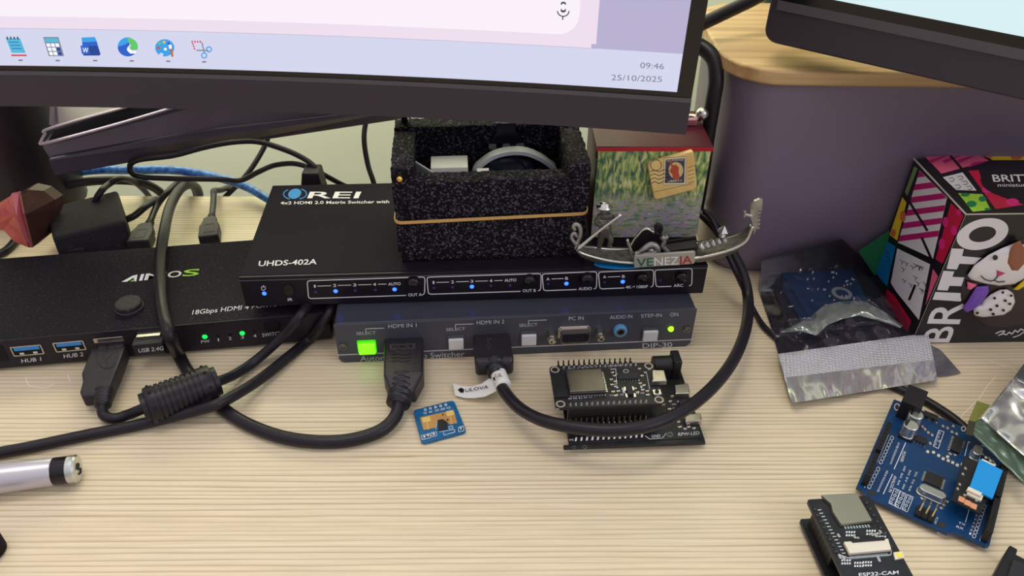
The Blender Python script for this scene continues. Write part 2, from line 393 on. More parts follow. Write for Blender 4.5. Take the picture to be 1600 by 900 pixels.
def icon_swirl():
    c = (200.5, 72.5)
    ui.P([(c[0]+16*cos(a), c[1]+15*sin(a)) for a in [radians(d) for d in range(20, 275, 15)]] + [(c[0]+3, c[1]-4), (c[0]-2, c[1]+3), (c[0]+5, c[1]+9)], 8)
    ui.P([(c[0]+16*cos(a), c[1]+15*sin(a)) for a in [radians(d) for d in range(180, 290, 12)]] + [(c[0]+3, c[1]-8), (c[0]-4, c[1]-4)], 9, off=.6)
    ui.P([(c[0]+16*cos(a), c[1]+14.5*sin(a)) for a in [radians(d) for d in range(268, 380, 12)]] + [(c[0]+7, c[1]+5), (c[0]+3, c[1]+2), (c[0]+5, c[1]-3), (c[0]+1, c[1]-8)], 10, off=.7)
    ui.P([(c[0]+1, c[1]-1), (c[0]+3.5, c[1]+4), (c[0]+9, c[1]+6.5), (c[0]+15, c[1]+5.5), (c[0]+12, c[1]+10), (c[0]+4, c[1]+10), (c[0]-1, c[1]+5)], 11, off=.8)
def icon_paint():
    ui.P(circ(258, 74, 15, 24, 13.5), 9); ui.c(253, 84.5, 3, 0, off=.7)
    for x, y, k in ((250, 67, 10), (257, 65, 15), (248.5, 74, 12), (264, 67, 8), (259, 76, 11)): ui.c(x, y, 2.3, k, off=.6)
    ui.P([(264, 70), (269, 69), (272, 87), (269, 88)], 16, off=.8); ui.P([(264, 69), (269, 68.5), (269.6, 75), (265.5, 75)], 11, off=.9)
def icon_snip():
    for k in range(4): ui.P([(299.5+k*4.2, 63), (302+k*4.2, 63), (302.3+k*4.2, 66), (300+k*4.2, 66)], 12)
    for k in range(3): ui.P([(300.5+k*1.2, 67+k*3.6), (303+k*1.2, 67+k*3.6), (303.5+k*1.2, 69.5+k*3.6), (301+k*1.2, 69.5+k*3.6)], 12)
    ui.line([(316, 66), (320, 82)], 2, 13); ui.line([(308, 78), (326, 78)], 2, 13); ui.ring(327, 76.5, 4, 1.8, 9, n=12); ui.ring(319.5, 86, 4, 1.8, 9, n=12)
for fn in (icon_notepad, icon_calc, icon_word, icon_swirl, icon_paint, icon_snip): fn()
for x, y in ((33, 93.5), (91, 94), (149.5, 94), (206.5, 94.5), (263.5, 95), (319.5, 96)): ui.P(rrect(x-3.5, x+3.5, y-1.2, y+1.2, 1, 3), 5)
ui.text('09:46', (1000, 105.5), (1037, 107.5), 9, 5); ui.text('25/10/2025', (955, 124.5), (1034, 127.5), 9, 5)
ui.line([(880.5, 5), (880.5, 15)], 4, 18); ui.P(circ(880.2, 5, 4.2, 16, 3), 18); ui.P(circ(880, 15.5, 4.2, 16, 3.5), 18); ui.line([(880.3, 6), (880, 14)], 4.4, 11, off=.7)
ui.ring(880, 16, 9.2, 1.7, 18, 9, 16, .1, pi-.1); ui.line([(879.5, 25), (879, 30)], 1.7, 18)
for q in (ui,): sp.v, k0 = sp.v + q.v, len(sp.v); sp.f += [[k0+i for i in f] for f in q.f]; sp.m += q.m
tag(sp.build('screen', UI, mon), 'lit screen with taskbar icons, clock and date')
# stand
m_stand = mat('stand_plastic', (72, 63, 76), .3, bump=(200, .08)); m_stand2 = mat('stand_satin', (98, 87, 100), .3)
mb = MB()
col = [aty(-60, 160, 420), aty(72, 160, 420), aty(76, 225, 420), aty(80, 262, 420), aty(70, 300, 420), aty(-60, 300, 420)]
zc_ = 0.4
_c = aty(16, 225, 462); mb.lathe([(34, zc_), (34, 60), (33, 150), (32, 330)], (_c.x, 462, 0), 'z', 28)
autosmooth(mb.build('stand_column', mat('column_black', (34, 27, 38), .4), mon), 40)
# the slanted foot arm running back to the right
mb = MB(); y0 = 412
def fy(px, py, y): return aty(px, py, y)
A0, A1, A2, A3 = fy(62, 226, 395), fy(300, 152, 440), fy(640, 165, 520), fy(600, 180, 520)
top = [fy(62, 224, 395), fy(80, 200, 402), fy(205, 160, 430), fy(640, 60, 520), fy(640, 140, 520), fy(285, 165, 440)]
mb.slab([fy(62, 226, 395), fy(290, 160, 440), fy(640, 75, 500), fy(640, 175, 500), fy(400, 205, 450), fy(76, 250, 396)], (0, 1, 0.1), 22)
autosmooth(mb.build('stand_foot', m_stand2, mon, bevel=2), 40)
mb = MB(); mb.slab([fy(74, 249, 393), fy(300, 205, 432), fy(640, 168, 495), fy(640, 185, 495), fy(330, 232, 437), fy(85, 276, 394)], (0, 1, 0.05), 20)
mb.build('foot_rail', m_stand, mon, bevel=1)
mb = MB(); mb.slab([fy(74, 222, 392.5), fy(84, 203, 396), fy(205, 167, 421), fy(275, 150, 436), fy(320, 150, 441), fy(90, 219, 395)], (0, 1, .1), 3)
mb.build('foot_groove', m_black, mon, bevel=.6)
mb = MB(); mb.slab([fy(76, 196, 408), fy(84, 201, 396.5), fy(205, 164, 420), fy(260, 148, 432), fy(200, 120, 450), fy(78, 120, 450)], (0, 1, .1), 6); mb.build('foot_plate', m_stand2, mon, bevel=1)
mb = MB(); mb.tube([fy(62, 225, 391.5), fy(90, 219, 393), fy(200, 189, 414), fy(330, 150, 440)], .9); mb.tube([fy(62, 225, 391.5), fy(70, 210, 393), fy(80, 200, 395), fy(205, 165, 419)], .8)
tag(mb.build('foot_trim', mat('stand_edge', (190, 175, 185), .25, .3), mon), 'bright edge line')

# ------------------------------------------------------------------ second monitor
M2 = frame(124, 390, 142.4, radians(-36))
mo2 = thing('monitor', 'flat black monitor angled in from the top right above the bamboo lid', 'monitor', M2)
g = onplane(M2, 1, 0)
zs = (g(1305, 0).z + g(1600, 58).z)/2; xs = 12
mb = MB(); mb.prism(rrect(0, 545, 0, 330, 7, 6), 0.8, 26, 'y')
autosmooth(mb.build('bezel', m_bezel, mo2, bevel=1), 40)
mb = MB(); mb.box(4, 541, 0, .9, zs-9.5, zs-5); mb.build('bezel_lip', m_lip, mo2)
mb = MB(); mb.box(4, 541, 0.2, .9, zs-5, 326); mb.build('screen_glass', m_blackg, mo2)
mb = MB(); mb.box(xs, 533, .05, .3, zs, 318); tag(mb.build('screen', em('screen_cyan', (216, 240, 244)), mo2), 'blank pale cyan lit screen')
mb = MB(); mb.box(80, 440, 26.2, 44, 40, 290); mb.build('rear_shell', m_black, mo2, bevel=3)
mb = MB(); mb.box(250, 290, 45, 65, -11, 200); mb.build('stand_neck', m_black, mo2, bevel=2)

# fine pale scratches in the desk varnish
mb = MB()
gd_ = onplane(Matrix.Identity(4), 2, 0)
for L_ in ([(1556, 588), (1543, 603), (1530, 622), (1512, 640), (1502, 652), (1497, 678)], [(1545, 562), (1562, 570), (1578, 572), (1590, 584)], [(40, 590), (46, 602), (70, 606), (86, 598)], [(106, 586), (109, 596)]):
    P_ = smooth_path([gd_(*q) for q in L_], 6); V = []
    for i, p in enumerate(P_):
        t = (P_[min(i+1, len(P_)-1)]-P_[max(i-1, 0)]).normalized(); n_ = Vector((-t.y, t.x, 0))*.22; V += [p+n_+Vector((0, 0, .03)), p-n_+Vector((0, 0, .03))]
    mb.add(V, [(2*i, 2*i+1, 2*i+3, 2*i+2) for i in range(len(P_)-1)])
_o = mb.build('scratches', mat('scratch_pale', (236, 226, 206), .5), None); _o.parent = dk; _o.matrix_parent_inverse = dk.matrix_world.inverted(); _o['kind'] = 'stuff'
# ------------------------------------------------------------------ DIP-30 switcher on the desk
DA = radians(5.05); MD = frame(-90.0, 303.0, 0, DA); DW, DH = 187.5, 25.8
dip = thing('video_switcher', 'dark grey switcher box marked DIP-30 with a glowing green button, lowest of the centre stack', 'switcher', MD)
m_dip = mat('slate_metal', (62, 64, 74), .3, .1, bump=(300, .06)); m_dipf = mat('slate_front', (66, 67, 76), .45)
mb = MB(); mb.prism(rrect(0, DW, 0.0, DH, 1.6, 3), 1.2, 112, 'y'); mb.build('body', m_dip, dip, bevel=.3)
mb = MB(); P_ = [(2.5, 0), (DW-2.5, 0), (DW, 2.5), (DW, DH), (0, DH), (0, 2.5)]
mb.prism(P_, 0, 1.15, 'y'); mb.build('front_panel', m_dipf, dip, bevel=.25)
gf = onplane(MD, 1, 0)
def screw(par, p, r, ax='y', m=None):
    mb = MB(); mb.lathe([(r, .0), (r*.98, -.5), (r*.6, -.9), (r*.5, -.35), (.1, -.3)], p, ax, 16); mb.build('screw', m or m_dsilver, par)
for q in ((535.8, 540.8), (1073, 514)): screw(dip, gf(*q), 2.3)
def button(par, C, hw, hh, mcap, glow=False, label=None):
    mb = MB(); mb.prism(rrect(C.x-hw, C.x+hw, C.z-hh, C.z+hh, .8, 3), -.6, .05, 'y'); bz = mb.build('button', mat('button_frame', (70, 72, 74), .4) if not glow else mat('green_frame', (70, 200, 20), .3, emit=.5), par, bevel=.2)
    mb = MB(); mb.prism(rrect(C.x-hw+.7, C.x+hw-.7, C.z-hh+.4, C.z+hh-1.6, .5, 3), -2.2, -.5, 'y'); c = mb.build('button_cap', mcap, bz, bevel=.35)
    if label: tag(bz, label)
    return bz
m_wbtn = mat('white_button', (206, 204, 204), .35); m_gbtn = mat('green_lit_button', (110, 250, 20), .3, emit=1.6)
button(dip, gf(573.5, 541), 4.9, 4.4, m_gbtn, True, 'green lit square button')
for x, y in ((712.5, 533.5), (826, 527), (1015.5, 521)): button(dip, gf(x, y), 4.6, 4.4, m_wbtn)
# VGA port
vga = MB(); a = gf(875, 507); b = gf(922, 530)
def dsub(x0, x1, z0, z1, t): return [(x0+t, z0), (x1-t, z0), (x1, z0+1.5), (x1, z1-1.2), (x1-1, z1), (x0+1, z1), (x0, z1-1.2), (x0, z0+1.5)]
cx, cz = gf(897, 519).x, gf(897, 519).z
vga.prism(dsub(cx-8.6, cx+8.6, cz-4.4, cz+4.2, 1.8), -.5, 0, 'y'); o1 = dsub(cx-7.7, cx+7.7, cz-3.9, cz+3.3, 1.6)
vp = vga.build('vga_port', mat('nickel', (206, 200, 190), .28, 1), dip, bevel=.3)
n = len(o1); i1 = [(cx+(x-cx)*.9, cz-.3+(z-cz+.3)*.82) for x, z in o1]
s_ = MB(); V = [(x, 0, z) for x, z in o1]+[(x, -5, z) for x, z in o1]+[(x, -5, z) for x, z in i1]+[(x, -1.2, z) for x, z in i1]
s_.add(V, [(k*n+i, k*n+(i+1) % n, (k+1)*n+(i+1) % n, (k+1)*n+i) for k in range(3) for i in range(n)]); s_.build('shell', MATS['nickel'], vp)
s_ = MB(); s_.add([(x, -4.3, z) for x, z in i1]+[(x, -1, z) for x, z in i1], [list(range(n)), list(range(n, 2*n))]+[(i, (i+1) % n, n+(i+1) % n, n+i) for i in range(n)]); s_.build('insert', mat('port_insert', (24, 24, 34), .5), vp)
s_ = MB()
for r in range(3):
    for k in range(5): s_.cyl((cx-4.6+k*2.3+(.5 if r == 1 else 0), -4.42, cz-2.3+r*2), .42, .1, 'y', 8)
s_.build('pin_holes', mat('hole_dark', (6, 6, 10), .8), vp)
for x, y in ((861, 521), (936, 517)):
    p = gf(x, y); mb = MB(); mb.cyl((p.x, -4.2, p.z), 2.5, 4.2, 'y', 6); mb.lathe([(1.5, -4.2), (1.5, -5), (2.0, -5.2), (2.0, -6.2), (1.2, -6.6), (.1, -6.2)], (p.x, 0, p.z), 'y', 14); autosmooth(mb.build('port_post', MATS['nickel'], dip), 30)
p = gf(968.5, 514.5); mb = MB(); mb.lathe([(3.6, 0), (3.6, -2.2), (3.2, -2.6), (2.3, -2.6), (2.3, -2.2)], (p.x, 0, p.z), 'y', 22, cap=False); aj = mb.build('audio_jack', mat('jack_blue', (92, 146, 190), .45), dip); autosmooth(aj)
mb = MB(); mb.lathe([(2.3, -2.2), (2.3, -2.75), (1.6, -2.75), (1.5, -.3)], (p.x, 0, p.z), 'y', 20, cap=False); autosmooth(mb.build('jack_ring', m_silver, aj)); mb = MB(); mb.cyl((p.x, -1.9, p.z), 1.5, 1.4, 'y', 14); mb.build('hole', MATS['hole_dark'], aj)
p = gf(1048, 513.5); mb = MB(); mb.lathe([(1.6, 0), (1.5, -.8), (1.0, -1.5), (.05, -1.8)], (p.x, 0, p.z), 'y', 14); tag(autosmooth(mb.build('indicator_light', mat('lime_led', (150, 255, 30), .3, emit=1.8), dip)), 'lime green lit indicator')
d = Decal(gf, .1)
d.line([(527.5, 554.6), (1083, 530)], 1.5, 0)
for t, A, B, h in (('SELECT', (557, 523.3), (587.5, 521.8), 4.6), ('HDMI IN 1', (607, 512.8), (651, 510.6), 6.2), ('SELECT', (697.3, 517.2), (727, 515.6), 4.6), ('HDMI IN 2', (745, 507), (788, 505), 6.0),
                   ('SELECT', (811.5, 510.6), (840, 509), 4.6), ('PC IN', (889, 500.6), (912, 499.4), 6), ('AUDIO IN', (953, 498.5), (988, 496.8), 5.6), ('STEP-IN', (1002, 496.3), (1034, 494.6), 5.4), ('ON', (1047, 494.4), (1059.5, 493.8), 6)):
    d.text(t, A, B, h, 0)
for x, y, L in ((571.5, 518.2, 28), (711.5, 511.5, 28), (826, 505.4, 28)): d.line([(x, y), (x, y-4.6), (x+L, y-5.6)], 1.1, 0)
d.text('Automatic Video Switcher', (563, 564.5), (726, 556.6), 8.2, 0); d.text('DIP-30', (1004, 543.6), (1050.5, 541.6), 7.2, 0, True)
d.build('lettering', m_grey, dip)

# ------------------------------------------------------------------ KVM switch at the left
AA = math.atan2(321-295, -94.4+256.3); ML = frame(-94.4, 320.6, 0, AA); AW, AD, AH = 205, 76, 20.0
kvm = thing('kvm_switch', 'wide dusty black switch box with two blue USB ports and a round top button', 'switch box', ML)
m_kvm = mat('dusty_black_metal', (30, 26, 34), .55, speck=(900, (66, 61, 68), .62), bump=(300, .1), spec=.08); m_kvmf = mat('black_front', (38, 31, 38), .45, spec=.3)
mb = MB(); mb.prism(rrect(-AW, -2.6, 2, AH, .8, 2), .8, AD, 'y'); mb.build('body', m_kvm, kvm, bevel=.3)
mb = MB(); mb.box(-AW, -2.6, 0, .8, 2, AH); mb.build('front_panel', m_kvmf, kvm, bevel=.2)
for x in (-AW+12, -12):
    for y in (10, AD-10): mb = MB(); mb.cyl((x, y, 0), 5, 2, 'z', 16); mb.build('foot', m_blackm, kvm)
gl = onplane(ML, 1, 0); gt = onplane(ML, 2, AH)
p = gt(203, 482); mb = MB(); mb.lathe([(7.2, 0), (7.2, 1.2), (6.6, 1.6), (6.6, 3.8), (6, 4.4), (.1, 4.5)], (p.x, p.y, AH), 'z', 30); autosmooth(mb.build('round_button', mat('dusty_button', (38, 36, 40), .6, speck=(900, (80, 78, 80), .62)), kvm), 35)
def usb_a(par, gm, px, py, mtongue):
    c = gm(px, py); w_, h_ = 7.4, 3.2
    mb = MB(); P_ = rrect(c.x-w_, c.x+w_, c.z-h_, c.z+h_, .7, 3); Q = rrect(c.x-w_+.6, c.x+w_-.6, c.z-h_+.6, c.z+h_-.6, .4, 3); n = len(P_)
    V = [(x, 0, z) for x, z in P_]+[(x, -.45, z) for x, z in P_]+[(x, -.45, z) for x, z in Q]+[(x, -.05, z) for x, z in Q]
    mb.add(V, [(k*n+i, k*n+(i+1) % n, (k+1)*n+(i+1) % n, (k+1)*n+i) for k in range(3) for i in range(n)]); pr = mb.build('usb_port', m_silver, par)
    mb = MB(); mb.box(c.x-w_+.5, c.x+w_-.5, -.08, .0, c.z-h_+.5, c.z+h_-.5); mb.build('cavity', MATS['hole_dark'], pr)
    mb = MB(); mb.box(c.x-w_+1.4, c.x+w_-1.4, -.3, -.06, c.z+.2, c.z+h_-.7); mb.build('tongue', mtongue, pr)
    mb = MB()
    for k in (-3.2, 3.2): mb.box(c.x+k-1, c.x+k+1, -.32, -.06, c.z-h_+.8, c.z-h_+1.9)
    mb.build('contact', mat('contact_pad', (220, 215, 205), .4), pr)
m_usb3 = mat('usb_blue', (50, 140, 215), .4)
usb_a(kvm, gl, 43, 547, m_usb3); usb_a(kvm, gl, 109, 540.5, m_usb3)
p = gl(170, 531); mb = MB(); mb.box(p.x-7.2, p.x+7.2, -.4, 0, p.z-1.2, p.z+1.6); mb.build('usb_port', MATS['nickel'], kvm, bevel=.3)
p = gl(2, 552); mb = MB(); mb.prism(rrect(p.x-8, p.x+2.2, p.z-5, p.z+5, 1, 3), -.3, 0, 'y'); mb.build('side_port', MATS['hole_dark'], kvm)
for x, y, mm in ((320, 526, m_greenled), (378.5, 520.5, m_greenled)):
    p = gl(x, y); mb = MB(); mb.lathe([(1.35, 0), (1.2, -.4), (.05, -.7)], (p.x, 0, p.z), 'y', 12); tag(mb.build('indicator_light', mm, kvm), 'lit green indicator')
for x, y in ((341, 524.5), (359.5, 522.5), (397.5, 517.5)):
    p = gl(x, y); mb = MB(); mb.lathe([(1.1, 0), (1.0, -.2), (.05, -.3)], (p.x, 0, p.z), 'y', 12); mb.build('indicator_light', m_blackm, kvm)
p = gl(425.5, 508.5); mb = MB(); mb.lathe([(4.4, 0), (4.4, -.1), (3.6, -.15), (3.6, -1.1), (.1, -1.4)], (p.x, 0, p.z), 'y', 22); autosmooth(mb.build('select_button', m_blackm, kvm))
d = Decal(gl, .1)
for t, A, B, h in (('HUB 1', (34, 567), (64.5, 563.5), 6), ('HUB 2', (100, 559.5), (130.5, 556), 6), ('PW', (314.5, 536.5), (328, 534.8), 4.8), ('1', (340.5, 533), (342.5, 532.8), 4.6), ('2', (357.5, 531), (362, 530.4), 4.6), ('3', (376.5, 529.3), (381.5, 528.7), 4.6), ('4', (396, 527.3), (401, 526.7), 4.6), ('SWITCH', (410, 526.3), (441, 522.8), 5.6)): d.text(t, A, B, h)
dt = Decal(gt, .08)
dt.text('18Gbps HDMI 4 PORTS KVM SWITCH', (300, 491.8), (519, 470), 7, 0, skew=.25, up=(0, -1))
dt.P([(190, 440.6), (207, 431), (215, 429.2), (213, 439.6), (208, 439.8), (209.5, 433.5), (198.5, 440.2)], 0); dt.P([(203, 440), (210.5, 436), (209.8, 439.6)], 1)
dt.text('I', (217.2, 438.7), (222.2, 438.3), 10, 0, True, .35, (0, -1)); dt.text('M', (225, 438), (257, 435), 10, 0, True, .35, (0, -1)); dt.text('O', (260.5, 434), (282, 432.5), 9.5, 0, True, .35, (0, -1)); dt.text('S', (284.5, 432), (310, 430), 9.8, 1, True, .35, (0, -1))
d.build('front_lettering', m_white, kvm)
dt.build('top_lettering', [m_white, mat('lime_print', (150, 205, 40), .5)], kvm)

# ------------------------------------------------------------------ matrix switcher on top
OA = math.atan2(332.5-316.4, 102+137.7); MO = frame(-137.7, 316.4, 26.4, OA); OW, OD, OH = 240.2, 93, 18.6
ore = thing('matrix_switcher', 'flat black matrix switcher with blue lights, stacked on the DIP-30 box', 'switcher', MO)
m_ore = mat('satin_black_metal', (27, 23, 33), .6, bump=(500, .06), spec=.06); m_oref = mat('front_black', (24, 21, 30), .4, spec=.25)
mb = MB(); mb.box(0, OW, 1.6, OD, 0, OH); mb.build('body', m_ore, ore, bevel=.5)
mb = MB(); mb.box(0, OW, 0, 1.6, 0, OH); mb.build('front_panel', m_oref, ore, bevel=.35)
mb = MB(); mb.box(0, OW, -.06, .3, OH-2.2, OH-1.6); mb.build('panel_seam', mat('seam_grey', (84, 80, 88), .4), ore)
go = onplane(MO, 1, 0); gto = onplane(MO, 2, OH)
for x, y in ((646.5, 441), (827, 437.5), (917, 434.5), (1003.5, 433), (1064, 431.5)):
    p = go(x, y); mb = MB(); mb.lathe([(4.1, 0), (4.1, -.15), (3.5, -.2), (3.4, -1.9), (2.8, -2.7), (.1, -3.1)], (p.x, 0, p.z), 'y', 24); autosmooth(mb.build('push_button', m_blackg, ore), 50)
LED_ON = ((413, 458.5), (524.5, 454.8), (616.5, 452), (737.3, 447.8), (885, 443), (973, 440))
LED_OFF = ((493, 456), (555.2, 454), (586.5, 453), (678, 450), (707, 448.8), (767, 446.6), (797, 445.8), (856.5, 443.7), (944.5, 441), (1031, 438))
for q, mm, r in [(q, m_blueled, 1.15) for q in LED_ON]+[(q, m_blueoff, .8) for q in LED_OFF]:
    p = go(*q); mb = MB(); mb.lathe([(r, 0), (r*.9, -.35), (.05, -.5)], (p.x, 0, p.z), 'y', 12); o = mb.build('indicator_light', mm, ore)
    if mm is m_blueled: tag(o, 'blue lit indicator')
p = go(451, 453); mb = MB(); mb.prism(rrect(p.x-2.6, p.x+2.6, p.z-3.4, p.z+3.4, 2.5, 5), -.7, 0, 'y'); mb.build('infrared_window', m_blackg, ore, bevel=.3)
for x in (20, OW-20):
    pass
d = Decal(go, .1)
def box_line(x0, yt0, x1, yt1, yb0, yb1, gap):
    """rounded outline open at its lower right for a caption"""
    sl = (yt1-yt0)/(x1-x0); r = 4
    d.line([(gap[0], yb0+(yb1-yb0)*(gap[0]-x0)/(x1-x0)), (x0+r+2, yb0), (x0+2.5, yb0-1.2), (x0+1.6, yb0-r), (x0, yt0+r), (x0+.8, yt0+1), (x0+r, yt0), (x1-r, yt1), (x1-1, yt1+1), (x1, yt1+r), (x1-.6, yb1-r), (x1-1.8, yb1-1), (x1-4.5, yb1+.2)], 1.35)
box_line(480.3, 438.4, 664, 432.7, 466.3, 460.4, (634, 0)); box_line(667.3, 432.7, 845.5, 427.4, 459.5, 454, (813, 0)); box_line(847.3, 427.7, 932.6, 424.4, 454, 451, (900.5, 0)); box_line(935.2, 424.8, 1021.3, 421.5, 451.2, 448, (975, 0)); box_line(1023.2, 421.8, 1081.5, 419.2, 448, 446.2, (1048.5, 0))
def L_(t, cx, by, w_, h, dy=-.032): d.text(t, (cx-w_/2, by-dy*-w_/2*-1+0), (cx+w_/2, by+dy*w_/2), h, 0, True)
for t, cx, by, w_, h in (('1', 492, 449.2, 2.6, 4.4), ('2', 523, 448, 5, 4.4), ('3', 554.3, 447.2, 5, 4.4), ('4', 585.2, 446.3, 5, 4.4), ('AUTO', 616.3, 445.6, 19.5, 4.4), ('OUT A', 648.5, 462.5, 21.5, 4.4), ('1', 677.5, 443.4, 2.6, 4.4), ('2', 707.2, 442.5, 4.6, 4.4), ('3', 737.3, 441.5, 4.6, 4.4), ('4', 767.2, 440.6, 4.6, 4.4), ('AUTO', 797.5, 439.8, 18.5, 4.4), ('OUT B', 827, 456, 20.5, 4.4),
                         ('A', 856.3, 437.9, 5, 4.4), ('B', 885.5, 436.9, 4.6, 4.4), ('AUDIO', 914.3, 453, 21, 4.4), ('A', 944.8, 434.6, 5, 4.4), ('B', 974.2, 433.8, 4.6, 4.4), ('4K→1080P', 995, 450.2, 35, 4.4), ('ARC', 1060, 448, 15, 4.4), ('IR', 453.5, 470, 7.5, 4.4)):
    d.text(t, (cx-w_/2, by+.033*w_/2), (cx+w_/2, by-.033*w_/2), h, 0, True)
for a, b in (((496.5, 447), (517, 446.2)), ((528, 445.8), (548.5, 445.2)), ((560, 444.9), (580, 444.3)), ((591, 444), (603.5, 443.6)), ((682, 441.2), (701.5, 440.6)), ((713, 440.2), (732.5, 439.5)), ((743, 439.2), (762, 438.7)), ((772.5, 438.4), (785, 438)), ((862, 435.7), (880.5, 435)), ((950, 432.6), (969, 431.9))): d.line([a, b], 1)
d.ring(411.6, 450, 3.2, 1.1, 0, 3.4, 14, -pi/2+.6, 1.5*pi-.6); d.line([(411.6, 445.6), (411.6, 449)], 1.1)
dt = Decal(gto, .08)
dt.text('REI', (480, 309.8), (560, 309.8), 10.2, 0, True, .45, (0.0, -1)); dt.text('4x2 HDMI 2.0 Matrix Switcher with', (438, 319.6), (608, 317.4), 4.6, 0, True, 0.1, (0, -1)); dt.text('UHDS-402A', (403.5, 416), (494.5, 412.8), 8, 0, True, .2, (0, -1))
dt.P([(460.5+10*cos(a)*1+2*sin(a)*-1, 302.8+8*sin(a)) for a in [2*pi*i/24 for i in range(24)]], 1)
dt.line([(459+16*cos(a), 303.5+8.2*sin(a)) for a in [radians(q) for q in range(115, 245, 12)]], 1.6, 1); dt.line([(463.5+15.5*cos(a), 303+8.2*sin(a)) for a in [radians(q) for q in range(-60, 75, 12)]], 1.6, 1)
d.build('front_lettering', m_white, ore)
dt.build('top_lettering', [m_white, mat('logo_blue', (20, 130, 200), .5)], ore)
for x, y in ((150, 8), (225, 8)): pass
# ------------------------------------------------------------------ plugs and cables
def W(*q):
    return atz(q[0], q[1], q[2]) if len(q) == 3 else aty(q[0], q[1], q[3])
def path(L): return [W(*q) for q in L]
def cable(L, r, name, label, par=None, m=None, n=12, group=None, jitter=True):
    mb = MB(); mb.tube(path(L), r, n); o = mb.build(name, m or m_cable, par, smooth=True)
    if label and not par: tag(o, label, 'cable', group)
    return o
m_plug = mat('plug_plastic', (38, 35, 40), .5, bump=(1500, .25)); m_plugs = mat('plug_smooth', (34, 32, 36), .4)
def relief(par, pts, r0, r1, ribs, name='strain_relief'):
    """ribbed sleeve along a short path"""
    P = smooth_path(pts, 14); mb = MB(); k = len(P)-1
    mb.tube(P, lambda t: (r0+(r1-r0)*t)*(1.0 if int(t*ribs*2+.001) % 2 == 0 else .86), 14, sub=1)
    return mb.build(name, m_plugs, par, smooth=True)
# --- cable 1: HDMI plug under the green button, loops left and up behind the monitor
c1 = thing('hdmi_cable', 'thick black video cable from the HDMI IN 1 plug, looping left under the ferrite choke', 'cable', Matrix.Identity(4))
mb = MB(); mb.M = MD
x0, x1 = gf(600, 530).x, gf(661, 527).x; xm = (x0+x1)/2
mb.add([(x0, 0, 5), (x1, 0, 5), (x1, 0, 15.5), (x0, 0, 15.5), (x0+1, -26, 4.5), (x1+.3, -26, 4.5), (x1+.3, -26, 15), (x0+1, -26, 15), (x0+4, -36, 4), (x1-3.5, -36, 4), (x1-4.5, -36, 12), (x0+5, -36, 12)],
       [(0, 1, 2, 3), (0, 1, 5, 4), (1, 2, 6, 5), (2, 3, 7, 6), (3, 0, 4, 7), (4, 5, 9, 8), (5, 6, 10, 9), (6, 7, 11, 10), (7, 4, 8, 11), (8, 9, 10, 11)])
pl = mb.build('plug', m_plugs, c1, bevel=1.1)
gp = onplane(MD, 2, 15.35)
d = Decal(gp, .1); d.M = MD
d.P([(608.5, 538), (649, 536.5), (648.5, 545), (609, 547)], 0); 
d.text('PREMIUM', (613, 545.3), (645, 543.5), 5.6, 1, True, up=(0, -1), off=.16)
for k in range(3): d.line([(612, 554.5+k*5), (620, 553+k*5), (631, 555+k*5), (642, 552.5+k*5)], .9, 1)
d.P([(626, 535.5), (630, 532.5), (633, 535.3)], 1)
d.build('emboss', [mat('emboss_grey', (62, 59, 62), .5), mat('emboss_dark', (18, 17, 19), .5)], pl)
relief(c1, [W(629, 594, 9), W(627, 612, 8.5), W(622, 631, 7.5)], 7.2, 6.0, 5)
cable([(625, 624, 8), (617, 652, 5.5), (592, 674, 4), (545, 688, 3.2), (490, 690, 3.2), (430, 680, 3.2), (370, 654, 3.2), (325, 617, 3.2), (296, 584, 3.2), (280, 556, 3.6), (268, 532, 0, 296), (261, 511, 0, 300), (255, 488, 25.5), (251, 455, 25.5), (250, 410, 24), (256, 365, 24), (265, 325, 20), (280, 297, 0, 448), (297, 288, 0, 470), (310, 300, 0, 492), (312, 335, 0, 510)], 3.2, 'cord', None, c1)
# --- cable 2: HDMI IN 2, sweeping right in front of the black boards and back behind the tin
c2 = thing('hdmi_cable', 'thick black video cable from the HDMI IN 2 plug, arching right around the black boards', 'cable', Matrix.Identity(4))
mb = MB(); mb.M = MD; x0, x1 = gf(739, 524).x, gf(796, 521).x
mb.add([(x0, 0, 5.5), (x1, 0, 5.5), (x1, 0, 15.5), (x0, 0, 15.5), (x0+.3, -19, 5), (x1+.8, -19, 5), (x1+.8, -19, 15), (x0+.3, -19, 15), (x0+1.5, -21, 5.5), (x1-.8, -21, 5.5), (x1-.8, -21, 13), (x0+1.5, -21, 13)],
       [(0, 1, 2, 3), (0, 1, 5, 4), (1, 2, 6, 5), (2, 3, 7, 6), (3, 0, 4, 7), (4, 5, 9, 8), (5, 6, 10, 9), (6, 7, 11, 10), (7, 4, 8, 11), (8, 9, 10, 11)])
pl = mb.build('plug', m_plugs, c2, bevel=1.6)
d = Decal(gp, .1); d.M = MD
d.text('HDMI', (767, 547), (768, 530), 7, 0, True); d.build('emboss', mat('emboss_grey', (62, 59, 62), .5), pl)
relief(c2, [W(774, 566, 11), W(775, 577, 10.5), W(776, 586, 10)], 5.6, 4.4, 2)
cord2 = [(774, 570, 10.5), (778, 590, 9.5), (789, 613, 9.5), (812, 638, 14), (848, 657, 19), (900, 668, 22), (960, 672, 24), (1020, 663, 25), (1075, 637, 24), (1120, 598, 22), (1150, 555, 20), (1166, 510, 18), (1169, 470, 16), (1161, 430, 0, 353), (1140, 388, 0, 366), (1118, 356, 0, 378), (1098, 335, 0, 392), (1085, 322, 0, 410)]
cable(cord2, 3.0, 'cord', None, c2)
